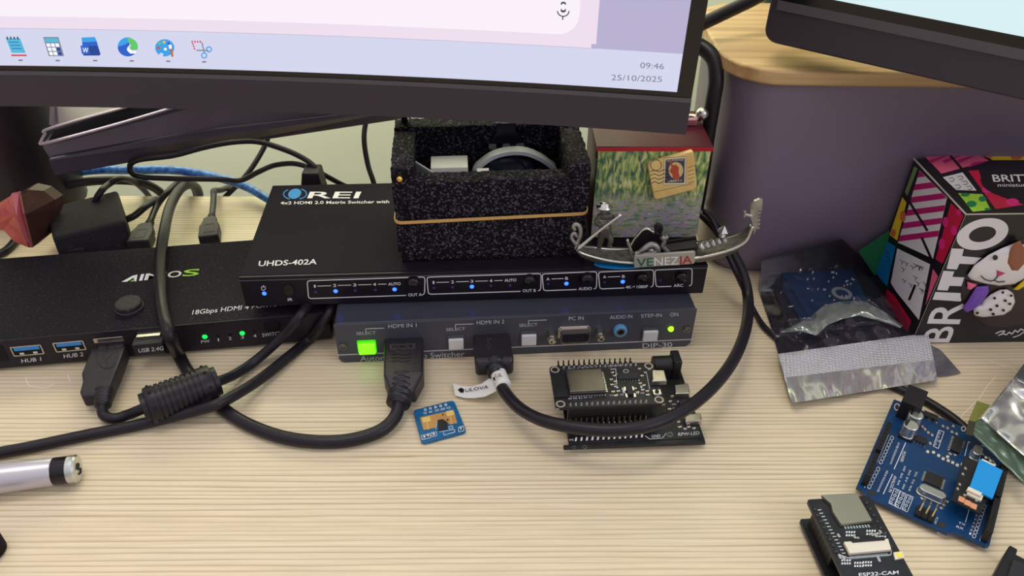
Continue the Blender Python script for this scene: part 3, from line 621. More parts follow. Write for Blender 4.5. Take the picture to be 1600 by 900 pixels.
# paper tag wrapped around the cable
lab = MB(); p0, p1 = W(777, 580, 9.7), W(787, 604, 9.5); lab.tube([p0, (p0+p1)/2, p1], 4.0, 16, sub=4)
tg = tag(lab.build('cable_tag', m_paper, c2, smooth=True), 'white paper tag')
fl = MB(); top_ = [(708, 599), (722, 603.5), (738, 604), (752, 600), (764, 592), (776, 586)]; bot = [(711, 618), (726, 622), (742, 622), (757, 620), (770, 614), (783, 606)]
V = []; 
for (a, b), z in zip(zip(top_, bot), (1.5, 2, 3, 4.5, 6.5, 8.5)): V += [atz(a[0], a[1], z+.6), atz(b[0], b[1], z)]
for s_ in (0,): fl.add(V, [(2*i, 2*i+1, 2*i+3, 2*i+2) for i in range(5)])
fl.build('tag_flap', m_paper, tg, solid=.25)
def mflap(px, py, off=0):
    t = (px-708)/70; z = .9+7*max(0, t)**1.4; return atz(px, py, z+.6+off)
d = Decal(mflap, .45); d.text('ULOVA', (727, 612.5), (763, 606.5), 5.2, 0, up=(0, -1)); d.P([(715, 609), (720, 605.5), (725, 608), (724.5, 613), (720, 613.5)], 0)
def mring(px, py, off=0): return atz(px, py, 13.6+off)
d.map = mring; d.text('UL', (774, 590), (784.5, 587.5), 5.5, 0, up=(0, -1)); d.P([(770, 591), (773, 588), (774, 594), (771.5, 595)], 0)
d.build('lettering', m_blackm, tg)
# --- cable 3: USB plug with ferrite choke
c3 = thing('usb_cable', 'black USB cable plugged in the left switch box, with a big ribbed ferrite choke', 'cable', Matrix.Identity(4))
mb = MB(); xu0, xu1 = gl(147, 533).x, gl(196, 528).x; xm = (xu0+xu1)/2
mb.M = ML; mb.prism(rrect(xm-6, xm+6, 7, 11.5, .3, 2), -6, 0, 'y'); mb.build('plug_shell', m_silver, c3)
mb = MB(); mb.M = ML
def sec(y, w0, z0, z1, dx=0): return [(xm-w0+dx, y, z0), (xm+w0+dx, y, z0), (xm+w0+dx, y, z1), (xm-w0+dx, y, z1)]
rows = [sec(-4, 8.3, 4.6, 13.4), sec(-22, 8.3, 4.2, 13.2, -.2), sec(-27, 7.2, 4.0, 12.5, .3), sec(-34, 6.8, 3.5, 12, .3), sec(-37, 5.4, 4, 11, .3)]
V = [p for r in rows for p in r]
mb.add(V, [(0, 1, 2, 3), (16, 17, 18, 19)]+[(4*j+i, 4*j+(i+1) % 4, 4*j+4+(i+1) % 4, 4*j+4+i) for j in range(4) for i in range(4)])
pl = mb.build('plug', m_plug, c3, bevel=1.1)
gu = onplane(ML, 2, 13.3); d = Decal(gu, .12); d.M = ML
d.line([(167, 572), (167.5, 543)], 1.3); d.P([(164.5, 545), (170.5, 545), (167.5, 540)]); d.line([(167, 562), (172, 557), (172.5, 552)], 1.1); d.line([(167, 566), (162, 560), (162, 555)], 1.1); d.ring(162, 553, 1.6, 1.1, n=8); d.c(167, 573, 2.4, n=10)
d.ring(167, 556, 17, 1.1, n=20, ry=20)
d.build('emboss', mat('emboss_dark', (18, 17, 19), .5), pl)
relief(c3, [W(163, 612, 8.5), W(162, 622, 8), W(161, 634, 7)], 5.0, 3.8, 6)
cable([(162, 624, 8), (160, 638, 6), (163, 649, 4), (178, 654, 3.5), (200, 648, 4), (225, 638, 8), (280, 617, 12.5), (335, 598, 9), (365, 586, 5), (400, 563, 4), (440, 527, 0, 308), (466, 497, 0, 311), (480, 479, 0, 319), (492, 463, 23.2), (505, 447, 23.2)], 2.6, 'cord', None, c3)
a, b = W(222, 639, 10.5), W(342, 594, 10.5); ax = (b-a).normalized(); L_a = (b-a).length
prof = [(4.2, 0), (7.2, .3), (7.3, 2.4), (8.9, 2.8), (9.2, 3.4), (9.2, 7.2)]
t = 7.2; k = (L_a-7.2*2)/9
for i in range(9): prof += [(8.5, t+.15), (8.5, t+.75), (9.2, t+.9), (9.2, t+k)]; t += k
prof += [(9.2, L_a-3.4), (8.9, L_a-2.8), (7.3, L_a-2.4), (7.2, L_a-.3), (4.2, L_a)]
mb = MB(); mb.M = Matrix.Translation(a) @ ax.to_track_quat('Z', 'Y').to_matrix().to_4x4(); mb.lathe(prof, n=32); ch = autosmooth(mb.build('ferrite_choke', m_cable, c3), 30)
mb = MB()
for tt in (4.6, L_a-5.5):
    for an in (.5, 2.2, 3.9): 
        pass
Mc = Matrix.Translation(a) @ ax.to_track_quat('Z', 'Y').to_matrix().to_4x4()
for tt in (5.2, L_a-5.4):
    for an in range(0, 360, 50):
        p = Mc @ Vector((9.15*cos(radians(an)), 9.15*sin(radians(an)), tt)); mb.ball(p, .75, 8)
mb.build('pin_hole', MATS['hole_dark'], ch)
# --- cable 4
cable([(-260, 770, 2.8), (-30, 714, 2.8), (40, 700, 2.8), (130, 681, 2.8), (220, 663, 3.2), (300, 643, 7), (345, 629, 9.6), (400, 597, 5), (450, 558, 3.5), (482, 531, 3.2), (500, 511, 0, 316), (513, 492, 0, 319), (522, 470, 0, 328), (530, 455, 0, 340)], 2.8, 'signal_cable', 'black cable lying just below the ferrite choke, running in from the left edge')
# --- radio dongle
dg = thing('usb_dongle', 'tiny black wireless dongle printed USB 2.4G, plugged in the left switch box', 'dongle', ML)
p = gl(236, 524); mb = MB(); mb.prism(rrect(p.x-6, p.x+6, p.z-.2, p.z+2.9, .3, 2), -4, 0, 'y'); mb.build('connector', MATS['nickel'], dg)
mb = MB(); mb.prism(rrect(p.x-7.4, p.x+7.4, p.z-5.9, p.z+1.6, .5, 2), -8.6, -2.6, 'y'); mb.build('body', m_plug, dg, bevel=.3)
gd = onplane(ML, 1, -8.6); d = Decal(gd, .08); d.text('USB 2.4G', (216.5, 550.8), (255.5, 546.8), 6.0, 0, up=(0, -1)); d.build('lettering', m_white, dg)
# --- plugs behind the left box, and their cords
def back_plug(px, w, py0, py1, cordp, label, zt=16, r=2.0):
    A, B = W(px[0], py0, zt), W(px[1], py1, zt); v = (B-A); Ln = v.length; u = v.normalized(); sd = Vector((u.y, -u.x, 0))
    t = thing('rear_plug', label, 'plug', Matrix.Identity(4), None)
    mb = MB(); prof = [(w*.5, 0), (w*.5, Ln*.55), (w*.38, Ln*.72), (w*.34, Ln*.9), (w*.2, Ln)]
    V = []
    for hw, s_ in prof:
        c = A+u*s_
        for a_, b_ in ((-1, -8), (1, -8), (1, 0), (-1, 0)): V.append(c+sd*(a_*hw)+Vector((0, 0, b_)))
    mb.add(V, [(0, 1, 2, 3), (16, 17, 18, 19)]+[(4*j+i, 4*j+(i+1) % 4, 4*j+4+(i+1) % 4, 4*j+4+i) for j in range(4) for i in range(4)])
    mb.build('body', m_plug, t, bevel=.8)
    c = A+u*(Ln*.35); mb = MB(); mb.tube([c-sd*3+u*5, c+sd*3+u*5, c+sd*3-u*4, c-sd*3-u*4, c-sd*3+u*5], .25, 6, sub=1); mb.build('emboss', mat('emboss_grey', (62, 59, 62), .5), t)
    relief(t, [A+u*(Ln*.96)-Vector((0, 0, 4)), A+u*(Ln+3)-Vector((0, 0, 4)), A+u*(Ln+6)-Vector((0, 0, 4))], w*.24, w*.2, 3)
    mb = MB(); mb.tube([A+u*(Ln+3)-Vector((0, 0, 4))]+path(cordp), r, 10); mb.build('cord', m_cable, t, smooth=True)
back_plug((112, 126), 13, 390, 350, [(140, 333, 18), (155, 303, 30), (170, 288, 0, 432), (190, 279, 0, 440), (215, 288, 0, 462), (235, 310, 0, 490), (240, 330, 0, 500)], 'black rear plug whose cord arches over the dusty dark block')
back_plug((214, 228), 13, 376, 347, [(245, 322, 14), (262, 300, 0, 445), (278, 286, 0, 462), (293, 284, 0, 480), (304, 298, 0, 500), (310, 330, 0, 510)], 'black plug at the rear of the left switch box, beside the thick upright cable')
back_plug((325, 328), 12, 368, 337, [(333, 322, 12), (334, 305, 12), (334, 298, 8), (345, 297, 0, 478), (358, 292, 0, 500)], 'black plug standing alone behind the left switch box, nearest the matrix switcher')
rp = thing('rear_plug', 'black plug at the rear edge of the matrix switcher, behind its blue logo', 'plug', Matrix.Identity(4))
A = W(483, 289, 42); mb = MB(); mb.prism([(A.x-8, 30), (A.x+8, 30), (A.x+6, 49), (A.x-4, 49)], A.y+2, A.y+14, 'y'); mb.build('body', m_plug, rp, bevel=1)
mb = MB(); mb.tube([Vector((A.x+1, A.y+8, 46)), W(492, 262, 0, 425), W(478, 250, 0, 428), W(450, 236, 0, 430), W(405, 222, 0, 430), W(365, 222, 0, 425), W(320, 230, 0, 420), W(270, 243, 0, 415), W(215, 250, 0, 412), W(203, 262, 0, 414), W(215, 275, 0, 418), W(270, 279, 0, 424), (W(340, 280, 0, 430)), W(375, 282, 0, 436), W(405, 268, 0, 440), W(430, 258, 0, 444), W(462, 256, 0, 440), W(492, 266, 0, 436), W(530, 286, 0, 440), W(560, 300, 0, 445)], 1.7, 10); mb.build('cord', m_cable, rp, smooth=True)
m_bcab = mat('blue_cable', (42, 92, 170), .3, noise_=(300, (90, 150, 220), .12))
cable([(95, 272, 0, 480), (150, 266, 0, 478), (200, 266, 0, 476), (270, 266, 0, 474), (330, 275, 0, 472), (380, 290, 0, 470), (420, 312, 6), (450, 330, 3)], 2.9, 'network_cable', 'blue network cable passing behind the switch boxes', m=m_bcab)
cable([(424, 195, 0, 530), (415, 225, 0, 520), (395, 260, 0, 505), (375, 285, 0, 495), (350, 310, 0, 490), (330, 340, 0, 500)], 1.9, 'signal_cable', 'thin black cable dropping from under the monitor foot toward the desk edge')
cable([(585, 150, 0, 540), (572, 190, 0, 530), (569, 220, 0, 520), (575, 258, 0, 510), (585, 290, 0, 500), (590, 330, 0, 495)], 1.9, 'signal_cable', 'thin black cable hanging against the pale wall left of the foam box')
cable([(-20, 170, 0, 470), (5, 240, 0, 465), (3, 270, 0, 460), (10, 310, 0, 450), (18, 350, 0, 425)], 1.6, 'signal_cable', 'thin black cable at the left edge behind the stand column')
cable([(-10, 400, 2.6), (8, 392, 2.6), (22, 378, 2.6), (40, 352, 2.6), (60, 330, 2.6)], 2.4, 'signal_cable', 'short black cable under the red foil ornament')
cable([(60, 300, 0, 455), (110, 288, 0, 455), (160, 282, 0, 456), (215, 284, 0, 462), (250, 300, 0, 480), (262, 325, 0, 492)], 3.0, 'cable_or_shade_tube', 'thick black cable bundle arching behind the dark block')
cable([(690, 187, 0, 560), (705, 195, 0, 550), (730, 220, 0, 540)], 1.6, 'signal_cable', 'thin black cable seen just under the monitor above the foam box')
cable([(1100, 330, 0, 372), (1112, 342, 0, 368), (1125, 372, 0, 362), (1150, 425, 0, 350), (1175, 480, 2), (1192, 508, 2), (1215, 530, 2)], 1.6, 'signal_cable', 'thin black cable slipping under the left edge of the antistatic bag')
cable([(1385, 598, 2.2), (1415, 612, 2.2), (1450, 628, 2.2), (1490, 654, 2.2), (1520, 680, 2.2), (1560, 712, 2.2), (1610, 752, 2.2)], 2.2, 'signal_cable', 'black cable running from under the antistatic bag behind the blue controller board')

cable([(1420, -90, 0, 470), (1225, -22, 0, 440), (1165, 5, 0, 430), (1108, 32, 0, 420), (1060, 55, 0, 412), (1000, 80, 0, 412)], 3.6, 'monitor_cable', 'thick black cable crossing above the bamboo lid between the two monitors')
cable([(1030, 60, 0, 425), (1080, 66, 0, 418), (1112, 88, 0, 408), (1119, 122, 0, 400), (1114, 160, 0, 397), (1106, 210, 0, 397), (1098, 270, 0, 401), (1088, 330, 0, 404)], 4.2, 'cable_or_shade_tube', 'thick black tube standing in for the shade between the monitor edge and the grey-purple bin')  # black tube modelled in place of the shade in this gap
# ------------------------------------------------------------------ foam box
ZT = 45.0
MF = frame(-58.6, 331.4, ZT, math.atan2(339.3-331.4, 40.9+58.3)); FW, FD, FH, FT = 96.5, 52, 54, 10.5
foam = thing('foam_box', 'black speckled foam box with a rubber band, open at the top, on the matrix switcher', 'foam box', MF)
def foam_material():
    m = bpy.data.materials.new('speckled_foam'); m.use_nodes = True; N, L = m.node_tree.nodes, m.node_tree.links; b = N['Principled BSDF']
    tc = N.new('ShaderNodeTexCoord'); v = N.new('ShaderNodeTexVoronoi'); v.inputs['Scale'].default_value = 1150; L.new(tc.outputs['Object'], v.inputs['Vector'])
    n = N.new('ShaderNodeTexNoise'); n.inputs['Scale'].default_value = 330; n.inputs['Detail'].default_value = 3; L.new(tc.outputs['Object'], n.inputs['Vector'])
    sp = N.new('ShaderNodeSeparateColor'); L.new(v.outputs['Color'], sp.inputs[0])
    r = N.new('ShaderNodeValToRGB'); e = r.color_ramp; e.elements[0].position = .35; e.elements[0].color = srgb(14, 12, 18); e.elements[1].position = 1; e.elements[1].color = srgb(96, 90, 102)
    k = e.elements.new(.72); k.color = srgb(33, 29, 38); L.new(sp.outputs[0], r.inputs[0]); L.new(r.outputs[0], b.inputs['Base Color']); b.inputs['Roughness'].default_value = .8; b.inputs['Specular IOR Level'].default_value = .15
    bp = N.new('ShaderNodeBump'); bp.inputs['Strength'].default_value = 1; bp.inputs['Distance'].default_value = .0009
    mx = N.new('ShaderNodeMath'); mx.operation = 'ADD'; L.new(v.outputs['Distance'], mx.inputs[0]); L.new(n.outputs['Fac'], mx.inputs[1]); L.new(mx.outputs[0], bp.inputs['Height']); L.new(bp.outputs[0], b.inputs['Normal'])
    return m
m_foam = foam_material()
def foam_mesh():
    bm = bmesh.new(); c = 1.6
    def bx(x0, x1, y0, y1, z0, z1):
        nx, ny, nz = [max(1, int((b-a)/c)) for a, b in ((x0, x1), (y0, y1), (z0, z1))]
        def fc(o, u, v, nu, nv):
            g = [[bm.verts.new(o+u*(i/nu)+v*(j/nv)) for i in range(nu+1)] for j in range(nv+1)]
            for j in range(nv):
                for i in range(nu): bm.faces.new((g[j][i], g[j][i+1], g[j+1][i+1], g[j+1][i]))
        X, Y, Z = Vector((x1-x0, 0, 0)), Vector((0, y1-y0, 0)), Vector((0, 0, z1-z0)); O = Vector((x0, y0, z0))
        fc(O, X, Z, nx, nz); fc(O+Y, X, Z, nx, nz); fc(O, Y, Z, ny, nz); fc(O+X, Y, Z, ny, nz); fc(O, X, Y, nx, ny); fc(O+Z, X, Y, nx, ny)
    bx(FT-.5, FW-FT+.5, 0, FT, 0, FH-7.5); bx(0, FW, FD-FT, FD, 0, FH+2); bx(0, FT, 0, FD-FT+.5, 0, FH+.6); bx(FW-FT, FW, 0, FD-FT+.5, 0, FH+.4); bx(FT-.5, FW-FT+.5, FT-.5, FD-FT+.5, 0, 16)
    bmesh.ops.remove_doubles(bm, verts=bm.verts, dist=.02)
    for v in bm.verts:
        p = v.co*1.0
        d_ = noise.noise_vector(p*1.1)*.55 + noise.noise_vector(p*.35)*.45
        # the block is softly squeezed where the band runs and its foot is cut a little short
        sq = math.exp(-((p.z-25)/5)**2)*.9
        v.co += d_ + Vector(((FW/2-p.x)/FW*2*sq, (FD/2-p.y)/FD*2*sq, 0))
        if p.z < 5 and p.x < 2: v.co.x += 1.5
        v.co.z = max(v.co.z, .15)
    me = bpy.data.meshes.new('foam_block'); bmesh.ops.recalc_face_normals(bm, faces=bm.faces); bm.to_mesh(me); bm.free(); me.transform(Matrix.Scale(S, 4)); me.materials.append(m_foam)
    for p in me.polygons: p.use_smooth = True
    o = bpy.data.objects.new('foam_block', me); COL.objects.link(o); o.parent = foam; return o
foam_mesh()
mb = MB(); R_ = rrect(-.6, FW+.6, -.6, FD+.6, 4, 6); P3 = [Vector((x, y, 24.5+2.2*x/FW)) for x, y in R_]; P3.append(P3[0]); n = len(P3)
mb.add([p+Vector((0, 0, dz)) for dz in (-.8, .8) for p in P3], [(i, i+1, n+i+1, n+i) for i in range(n-1)])
tag(mb.build('rubber_band', mat('rubber_tan', (205, 160, 95), .5), None, solid=.5, M=MF), 'tan rubber band stretched around the black foam box', 'rubber band')
p = MF.inverted() @ aty(625, 277, 331.5)
pin = thing('push_pin', 'small round gold pin pushed into the left corner of the foam box', 'pin', MF)
mb = MB(); mb.ball((p.x, -1.9, min(p.z, FH-3)), 1.75, 14); mb.build('head', m_gold, pin, smooth=True)
mb = MB(); mb.cyl((p.x, -.6, min(p.z, FH-3)), .3, 6, 'y', 8); mb.build('shaft', m_gold, pin)
# contents
def wf(px, py, yl): 
    f = onplane(MF, 1, yl); return f(px, py)
bnd = MB(); yl = 27
ring = [wf(742, 268, yl), wf(752, 256, yl), wf(772, 243, yl), wf(797, 237, yl), wf(822, 238, yl), wf(843, 246, yl), wf(858, 256, yl), wf(868, 267, yl)]
ring = [Vector((p.x, p.y, p.z)) for p in ring]; c0 = Vector((sum(p.x for p in ring)/8, yl, ring[0].z-12))
pts = smooth_path([ring[0]+Vector((-4, 0, -16))]+ring+[ring[-1]+Vector((3, 0, -14))], 5)
V = []
for p in pts: 
    u = (p-c0).normalized(); V += [p+Vector((0, -2.2, 0))-u*1.0, p+Vector((0, -2.2, 0))+u*1.0, p+Vector((0, 4, 0))+u*1.0, p+Vector((0, 4, 0))-u*1.0]
K = len(pts); bnd.add(V, [(4*i+k, 4*i+(k+1) % 4, 4*i+4+(k+1) % 4, 4*i+4+k) for i in range(K-1) for k in range(4)]+[(0, 1, 2, 3), (4*K-4, 4*K-3, 4*K-2, 4*K-1)])
o = bnd.build('plastic_band', mat('pale_grey_plastic', (176, 178, 184), .4), None, M=MF); autosmooth(o, 40); tag(o, 'pale grey arched plastic band standing inside the foam box', 'band')
mb = MB(); a = wf(673, 254, 26); b = wf(722, 262, 26)
mb.box(a.x, b.x+3, 20, 33, 17, a.z); tag(mb.build('carton', m_paper, None, bevel=.3, M=MF), 'small white carton inside the foam box, left of the arched band', 'box')
mb = MB(); a = wf(641, 253, 24); b = wf(666, 268, 16)
mb.slab([(a.x, 27, a.z), (a.x, 27, 20), (a.x+13, 15, 20), (a.x+13, 15, a.z-3)], (.6, .7, 0), 1.2); tag(mb.build('card', mat('grey_card', (170, 172, 172), .6), None, M=MF), 'thin grey card leaning in the left corner inside the foam box', 'card')
mb = MB(); a = wf(797, 266, 20); mb.lathe([(11, 0), (13, 1), (13, 4), (11.5, 5), (8, 5), (7, 3.6), (.1, 3.2)], (a.x, 26, a.z-5.5), 'z', 28)
o = autosmooth(mb.build('lens_cap', mat('blue_black_plastic', (28, 32, 48), .35), None, M=MF)); tag(o, 'round blue-black disc lying under the arched band in the foam box', 'disc')
mb = MB(); a = wf(773, 264, 18); mb.box(a.x-9, a.x-3, 16, 20, a.z-6, a.z-.5); tag(mb.build('paper_slip', m_paper, None, M=MF), 'tiny white paper slip beside the dark disc in the foam box', 'paper')
# binder clips
def binder(px, py, w_, label, yy):
    t = thing('binder_clip', label, 'binder clip', MF)
    c = wf(px, py, yy)
    mb = MB(); mb.prism([(c.x-w_*.36, c.z+5), (c.x+w_*.36, c.z+5), (c.x+w_*.36, c.z), (c.x+w_*.62, c.z-6), (c.x+w_*.62, c.z-7), (c.x-w_*.62, c.z-7), (c.x-w_*.62, c.z-6), (c.x-w_*.36, c.z)], yy-1.0, yy, 'y'); mb.build('body', mat('clip_steel', (52, 50, 60), .25, .8), t, bevel=.3)
    for k, nm in ((-.52, 'tab'), (0, 'tab'), (.52, 'tab')):
        mb = MB(); mb.prism(rrect(c.x+k*w_-w_*.14, c.x+k*w_+w_*.14, c.z-9.5, c.z-6.6, .8, 3), yy-1.6, yy+.2, 'y'); mb.build(nm, mat('clip_tab', (150, 146, 138), .4, .5), t)
    for sg in (-1, 1):
        mb = MB(); mb.tube([(c.x+sg*w_*.2, yy-.6, c.z+5.5), (c.x+sg*w_*.42, yy-1, c.z+6), (c.x+sg*w_*.45, yy-1, c.z+10), (c.x+sg*w_*.25, yy-1, c.z+12)], .7, 8); tag(mb.build('handle', m_silver, t, smooth=True), 'bright wire handle')
binder(791, 205, 14, 'steel binder clip gripping the rear wall of the foam box', FD-FT-1.2)
rt = thing('wire_loop', 'small dark looped clip on the rear left corner of the foam box', 'clip', MF)
c = wf(634, 197, 46)
mb = MB(); mb.box(c.x-2.2, c.x+1.2, 45.4, 49, FH+2.2, FH+10); mb.build('body', m_blackg, rt, bevel=.6)
mb = MB(); mb.tube([(c.x+2, 46, FH+2.6), (c.x+2.4, 46, FH+5), (c.x+2, 46, FH+10)], .7, 8); mb.build('wire', m_silver, rt, smooth=True)

# ------------------------------------------------------------------ red tin
tA = radians(1.6); MTn = frame(42.1, 356.2, ZT, tA); TW, TD, TH = 58.1, 42, 55
tin = thing('tin_box', 'red metal tin with a green and blue painterly front, right of the foam box', 'tin', MTn)
m_red = mat('red_lacquer', (70, 8, 26), .4, .0, bump=(300, .05), spec=.25); m_redb = mat('red_rim', (175, 25, 48), .3, .3)
def painterly():
    m = bpy.data.materials.new('painterly_print'); m.use_nodes = True; N, L = m.node_tree.nodes, m.node_tree.links; b = N['Principled BSDF']
    tc = N.new('ShaderNodeTexCoord'); sx = N.new('ShaderNodeSeparateXYZ'); L.new(tc.outputs['Object'], sx.inputs[0])
    def nz(scl, sc, det=4):
        mp = N.new('ShaderNodeMapping'); mp.inputs['Scale'].default_value = scl; L.new(tc.outputs['Object'], mp.inputs[0]); n = N.new('ShaderNodeTexNoise'); n.inputs['Scale'].default_value = sc; n.inputs['Detail'].default_value = det; n.inputs['Distortion'].default_value = .6; L.new(mp.outputs[0], n.inputs['Vector']); return n.outputs['Fac']
    def ramp(fac, cols):
        r = N.new('ShaderNodeValToRGB'); e = r.color_ramp; e.elements[0].position, e.elements[0].color = cols[0][0], srgb(*cols[0][1]); e.elements[1].position, e.elements[1].color = cols[-1][0], srgb(*cols[-1][1])
        for p, c in cols[1:-1]: k = e.elements.new(p); k.color = srgb(*c)
        L.new(fac, r.inputs[0]); return r.outputs[0]
    up_ = ramp(nz((2.6, 1, .8), 200, 5), [(.3, (45, 72, 78)), (.42, (84, 120, 88)), (.5, (132, 160, 92)), (.58, (190, 196, 120)), (.7, (222, 222, 170))])
    lo_ = ramp(nz((.8, 1, 2.4), 230, 5), [(.3, (96, 118, 120)), (.42, (136, 160, 118)), (.48, (168, 176, 130)), (.54, (206, 168, 172)), (.6, (128, 146, 188)), (.7, (226, 214, 170))])
    mp = N.new('ShaderNodeMapRange'); mp.inputs[1].default_value = .020; mp.inputs[2].default_value = .030; L.new(sx.outputs[2], mp.inputs[0])
    mx = N.new('ShaderNodeMix'); mx.data_type = 'RGBA'; L.new(mp.outputs[0], mx.inputs[0]); L.new(lo_, mx.inputs[6]); L.new(up_, mx.inputs[7])
    big = nz((1, 1, 1), 38, 2); r2 = N.new('ShaderNodeMapRange'); r2.inputs[1].default_value = .52; r2.inputs[2].default_value = .62; r2.inputs[4].default_value = .25; L.new(big, r2.inputs[0])
    mx2 = N.new('ShaderNodeMix'); mx2.data_type = 'RGBA'; L.new(r2.outputs[0], mx2.inputs[0]); L.new(mx.outputs[2], mx2.inputs[6]); mx2.inputs[7].default_value = srgb(86, 110, 140)
    L.new(mx2.outputs[2], b.inputs['Base Color']); b.inputs['Roughness'].default_value = .35; return m
m_paint = painterly()
mb = MB(); mb.box(0, TW, .3, TD, 0, TH-6); mb.build('body', m_red, tin, bevel=.6)
mb = MB(); mb.box(.4, TW-.4, 0, .3, .6, TH-2.4); tag(mb.build('printed_front', m_paint, tin), 'green, blue and pink brush-dabbed front')
mb = MB(); mb.box(-.5, TW+.5, -.2, TD+.5, TH-2.2, TH); mb.box(-.5, TW+.5, 0.3, TD+.5, TH-7, TH-2.2); mb.build('lid', m_red, tin, bevel=.5)
mb = MB(); mb.box(-.5, TW+.5, -.5, -.2, TH-2.4, TH-.3); mb.build('lid_rim', m_redb, tin, bevel=.1)
kp = MTn.inverted() @ atz(1097, 178, ZT+TH+5)
lt = MB(); lt.ball((kp.x, kp.y, TH+5), 3.4, 14); lt.cyl((kp.x-7, kp.y, TH+3), 1.8, 7, 'x', 10)
kn = tag(lt.build('knob', m_silver, tin, smooth=True), 'small silver ball knob')
mb = MB(); mb.box(kp.x-10, kp.x-3, kp.y-4, kp.y+4, TH, TH+3.6); mb.build('hinge', mat('rose_metal', (190, 130, 135), .3, .6), tin, bevel=.5)
# magnet with a stamp
gm = onplane(MTn, 1, -.3)
q = [gm(1010, 252), gm(1082, 231), gm(1087, 290), gm(1021, 308)]
mg = thing('fridge_magnet', 'cream square magnet printed with a postage stamp, on the front of the red tin', 'magnet', MTn)
def rquad(q, r, n=5):
    out = []
    for i in range(4):
        a, b, c = q[i-1], q[i], q[(i+1) % 4]; p0 = b+(a-b).normalized()*r; p1 = b+(c-b).normalized()*r
        for k in range(n+1):
            t = k/n; out.append(p0*(1-t)**2+b*(2*t*(1-t))+p1*t*t)
    return out
Q = rquad(q, 2.2)
mb = MB(); mb.slab([p for p in Q], (0, -1, 0), 3.4); mb.build('tile', mat('aged_paper', (232, 205, 140), .45, noise_=(120, (222, 184, 110), .2)), mg, bevel=.5)
gm2 = onplane(MTn, 1, -3.75); SM = [mat('stamp_cream', (226, 212, 175), .5), mat('stamp_dark', (66, 66, 84), .5), mat('stamp_glow', (214, 190, 130), .5), mat('stamp_red', (186, 78, 56), .5), m_blackm]
def sc(px, py):  # the magnet's print as seen in the photo, shifted to its front surface
    return (px, py)
d = Decal(gm2, .03)
st = [(1038, 247.5), (1072, 244.5), (1071, 288), (1037, 289)]
for i in range(4):
    (x0, y0), (x1, y1) = st[i], st[(i+1) % 4]; k = 12
    for j in range(k): t = (j+.5)/k; d.c(x0+(x1-x0)*t, y0+(y1-y0)*t, 1.0, 4, n=6)
d.P(st, 0, .05); d.P([(1040, 249.5), (1070, 247), (1069, 285.5), (1039, 286)], 1, .08); d.P(circ(1056, 266, 11.5, 20, 13), 2, .1)
d.P([(1046, 252), (1049, 251), (1051, 258), (1056, 257), (1061, 262), (1060, 269), (1062, 276), (1059, 281), (1052, 280), (1050, 272), (1046, 268), (1049, 261)], 3, .12)
d.text('LIBERTY', (1043, 284.5), (1066, 283.5), 3.0, 0, True, up=(0, -1), off=.14); d.text('U.S. POSTAGE', (1041.5, 252.2), (1068, 250.4), 2.6, 0, True, up=(0, -1), off=.14)
for k in range(4): d.line([(1016+k*.8, 268+k*6), (1023, 265.5+k*6), (1030, 268.5+k*6), (1037, 265+k*6), (1046, 267+k*5)], .8, 4, off=.16)
d.ring(1025, 258, 8.5, .8, 4, n=18)
for k in range(3): d.line([(1022, 300-k*.5), (1082, 287+k*-3.2)], .0001 if k else .5, 4)
for k in range(5): d.line([(1075+k*.1, 262+k*6), (1085, 259+k*6)], .6, 4)
d.build('stamp_print', SM, mg)

# ------------------------------------------------------------------ blue disc and gondola
mb = MB(); c_ = atz(952, 403, ZT); mb.lathe([(17, 0), (18, .3), (18, 2.0), (17.5, 2.3), (.1, 2.3)], (c_.x+7, c_.y+10, ZT+.05), 'z', 40)
mb.M = Matrix.Identity(4)
# a low coaster: lies in front of the foam and the tin, below the boat
mb = MB(); DX, DY = 43, 340.0; 
gx = atz(1000, 406, ZT+1.5); gx0 = atz(898, 400, ZT+1.5)
cxd = atz(972, 406, ZT+.5).x-2; rad = 13
mb.lathe([(rad, 0), (rad, .5), (rad-.2, .7), (.1, .7)], (cxd, 331.6, ZT+.05), 'z', 44, sy=.3, cap=True)
o = mb.build('coaster', mat('bright_blue', (20, 125, 190), .4), None); autosmooth(o, 40); tag(o, 'bright blue oval disc on the matrix switcher, partly hidden under the silver boat', 'disc')
gY = 328.0
gon = thing('gondola_figurine', 'pewter gondola souvenir with oarsman and VENEZIA plate, in front of the red tin', 'figurine', Matrix.Identity(4))
m_pew = mat('pewter', (190, 188, 182), .36, .75, noise_=(260, (120, 117, 112), .25), bump=(420, .5)); m_pewd = mat('dark_pewter', (142, 138, 132), .45, .65, noise_=(300, (84, 80, 76), .25), bump=(400, .6)); m_pewl = mat('polished_pewter', (205, 203, 196), .25, 1)
G = lambda px, py, dy=0: aty(px, py, gY+dy)
gun = smooth_path([G(899, 385), G(906, 394), G(925, 401), G(955, 408), G(990, 411), G(1030, 410), G(1070, 405.5), G(1110, 399), G(1145, 389), G(1165, 377), G(1173, 362), G(1178, 348)], 5)
n_ = len(gun); K = 9; V = []
for i, p in enumerate(gun):
    t = i/(n_-1); w_ = 7.5*max(.0, sin(pi*min(1, max(0, t*1.02))))**.75+.7; dp = 5.6*sin(pi*t)**.6+.9
    bot = max(ZT+1.9, p.z-dp)
    for k in range(K):
        a = pi*k/(K-1); V.append(Vector((p.x, p.y+w_*.9-w_*cos(a)*.95, p.z-(p.z-bot)*sin(a)**.8)))
hull = MB(); hull.add(V, [(i*K+k, i*K+k+1, (i+1)*K+k+1, (i+1)*K+k) for i in range(n_-1) for k in range(K-1)]+[tuple(range(K)), tuple(range((n_-1)*K, n_*K))])
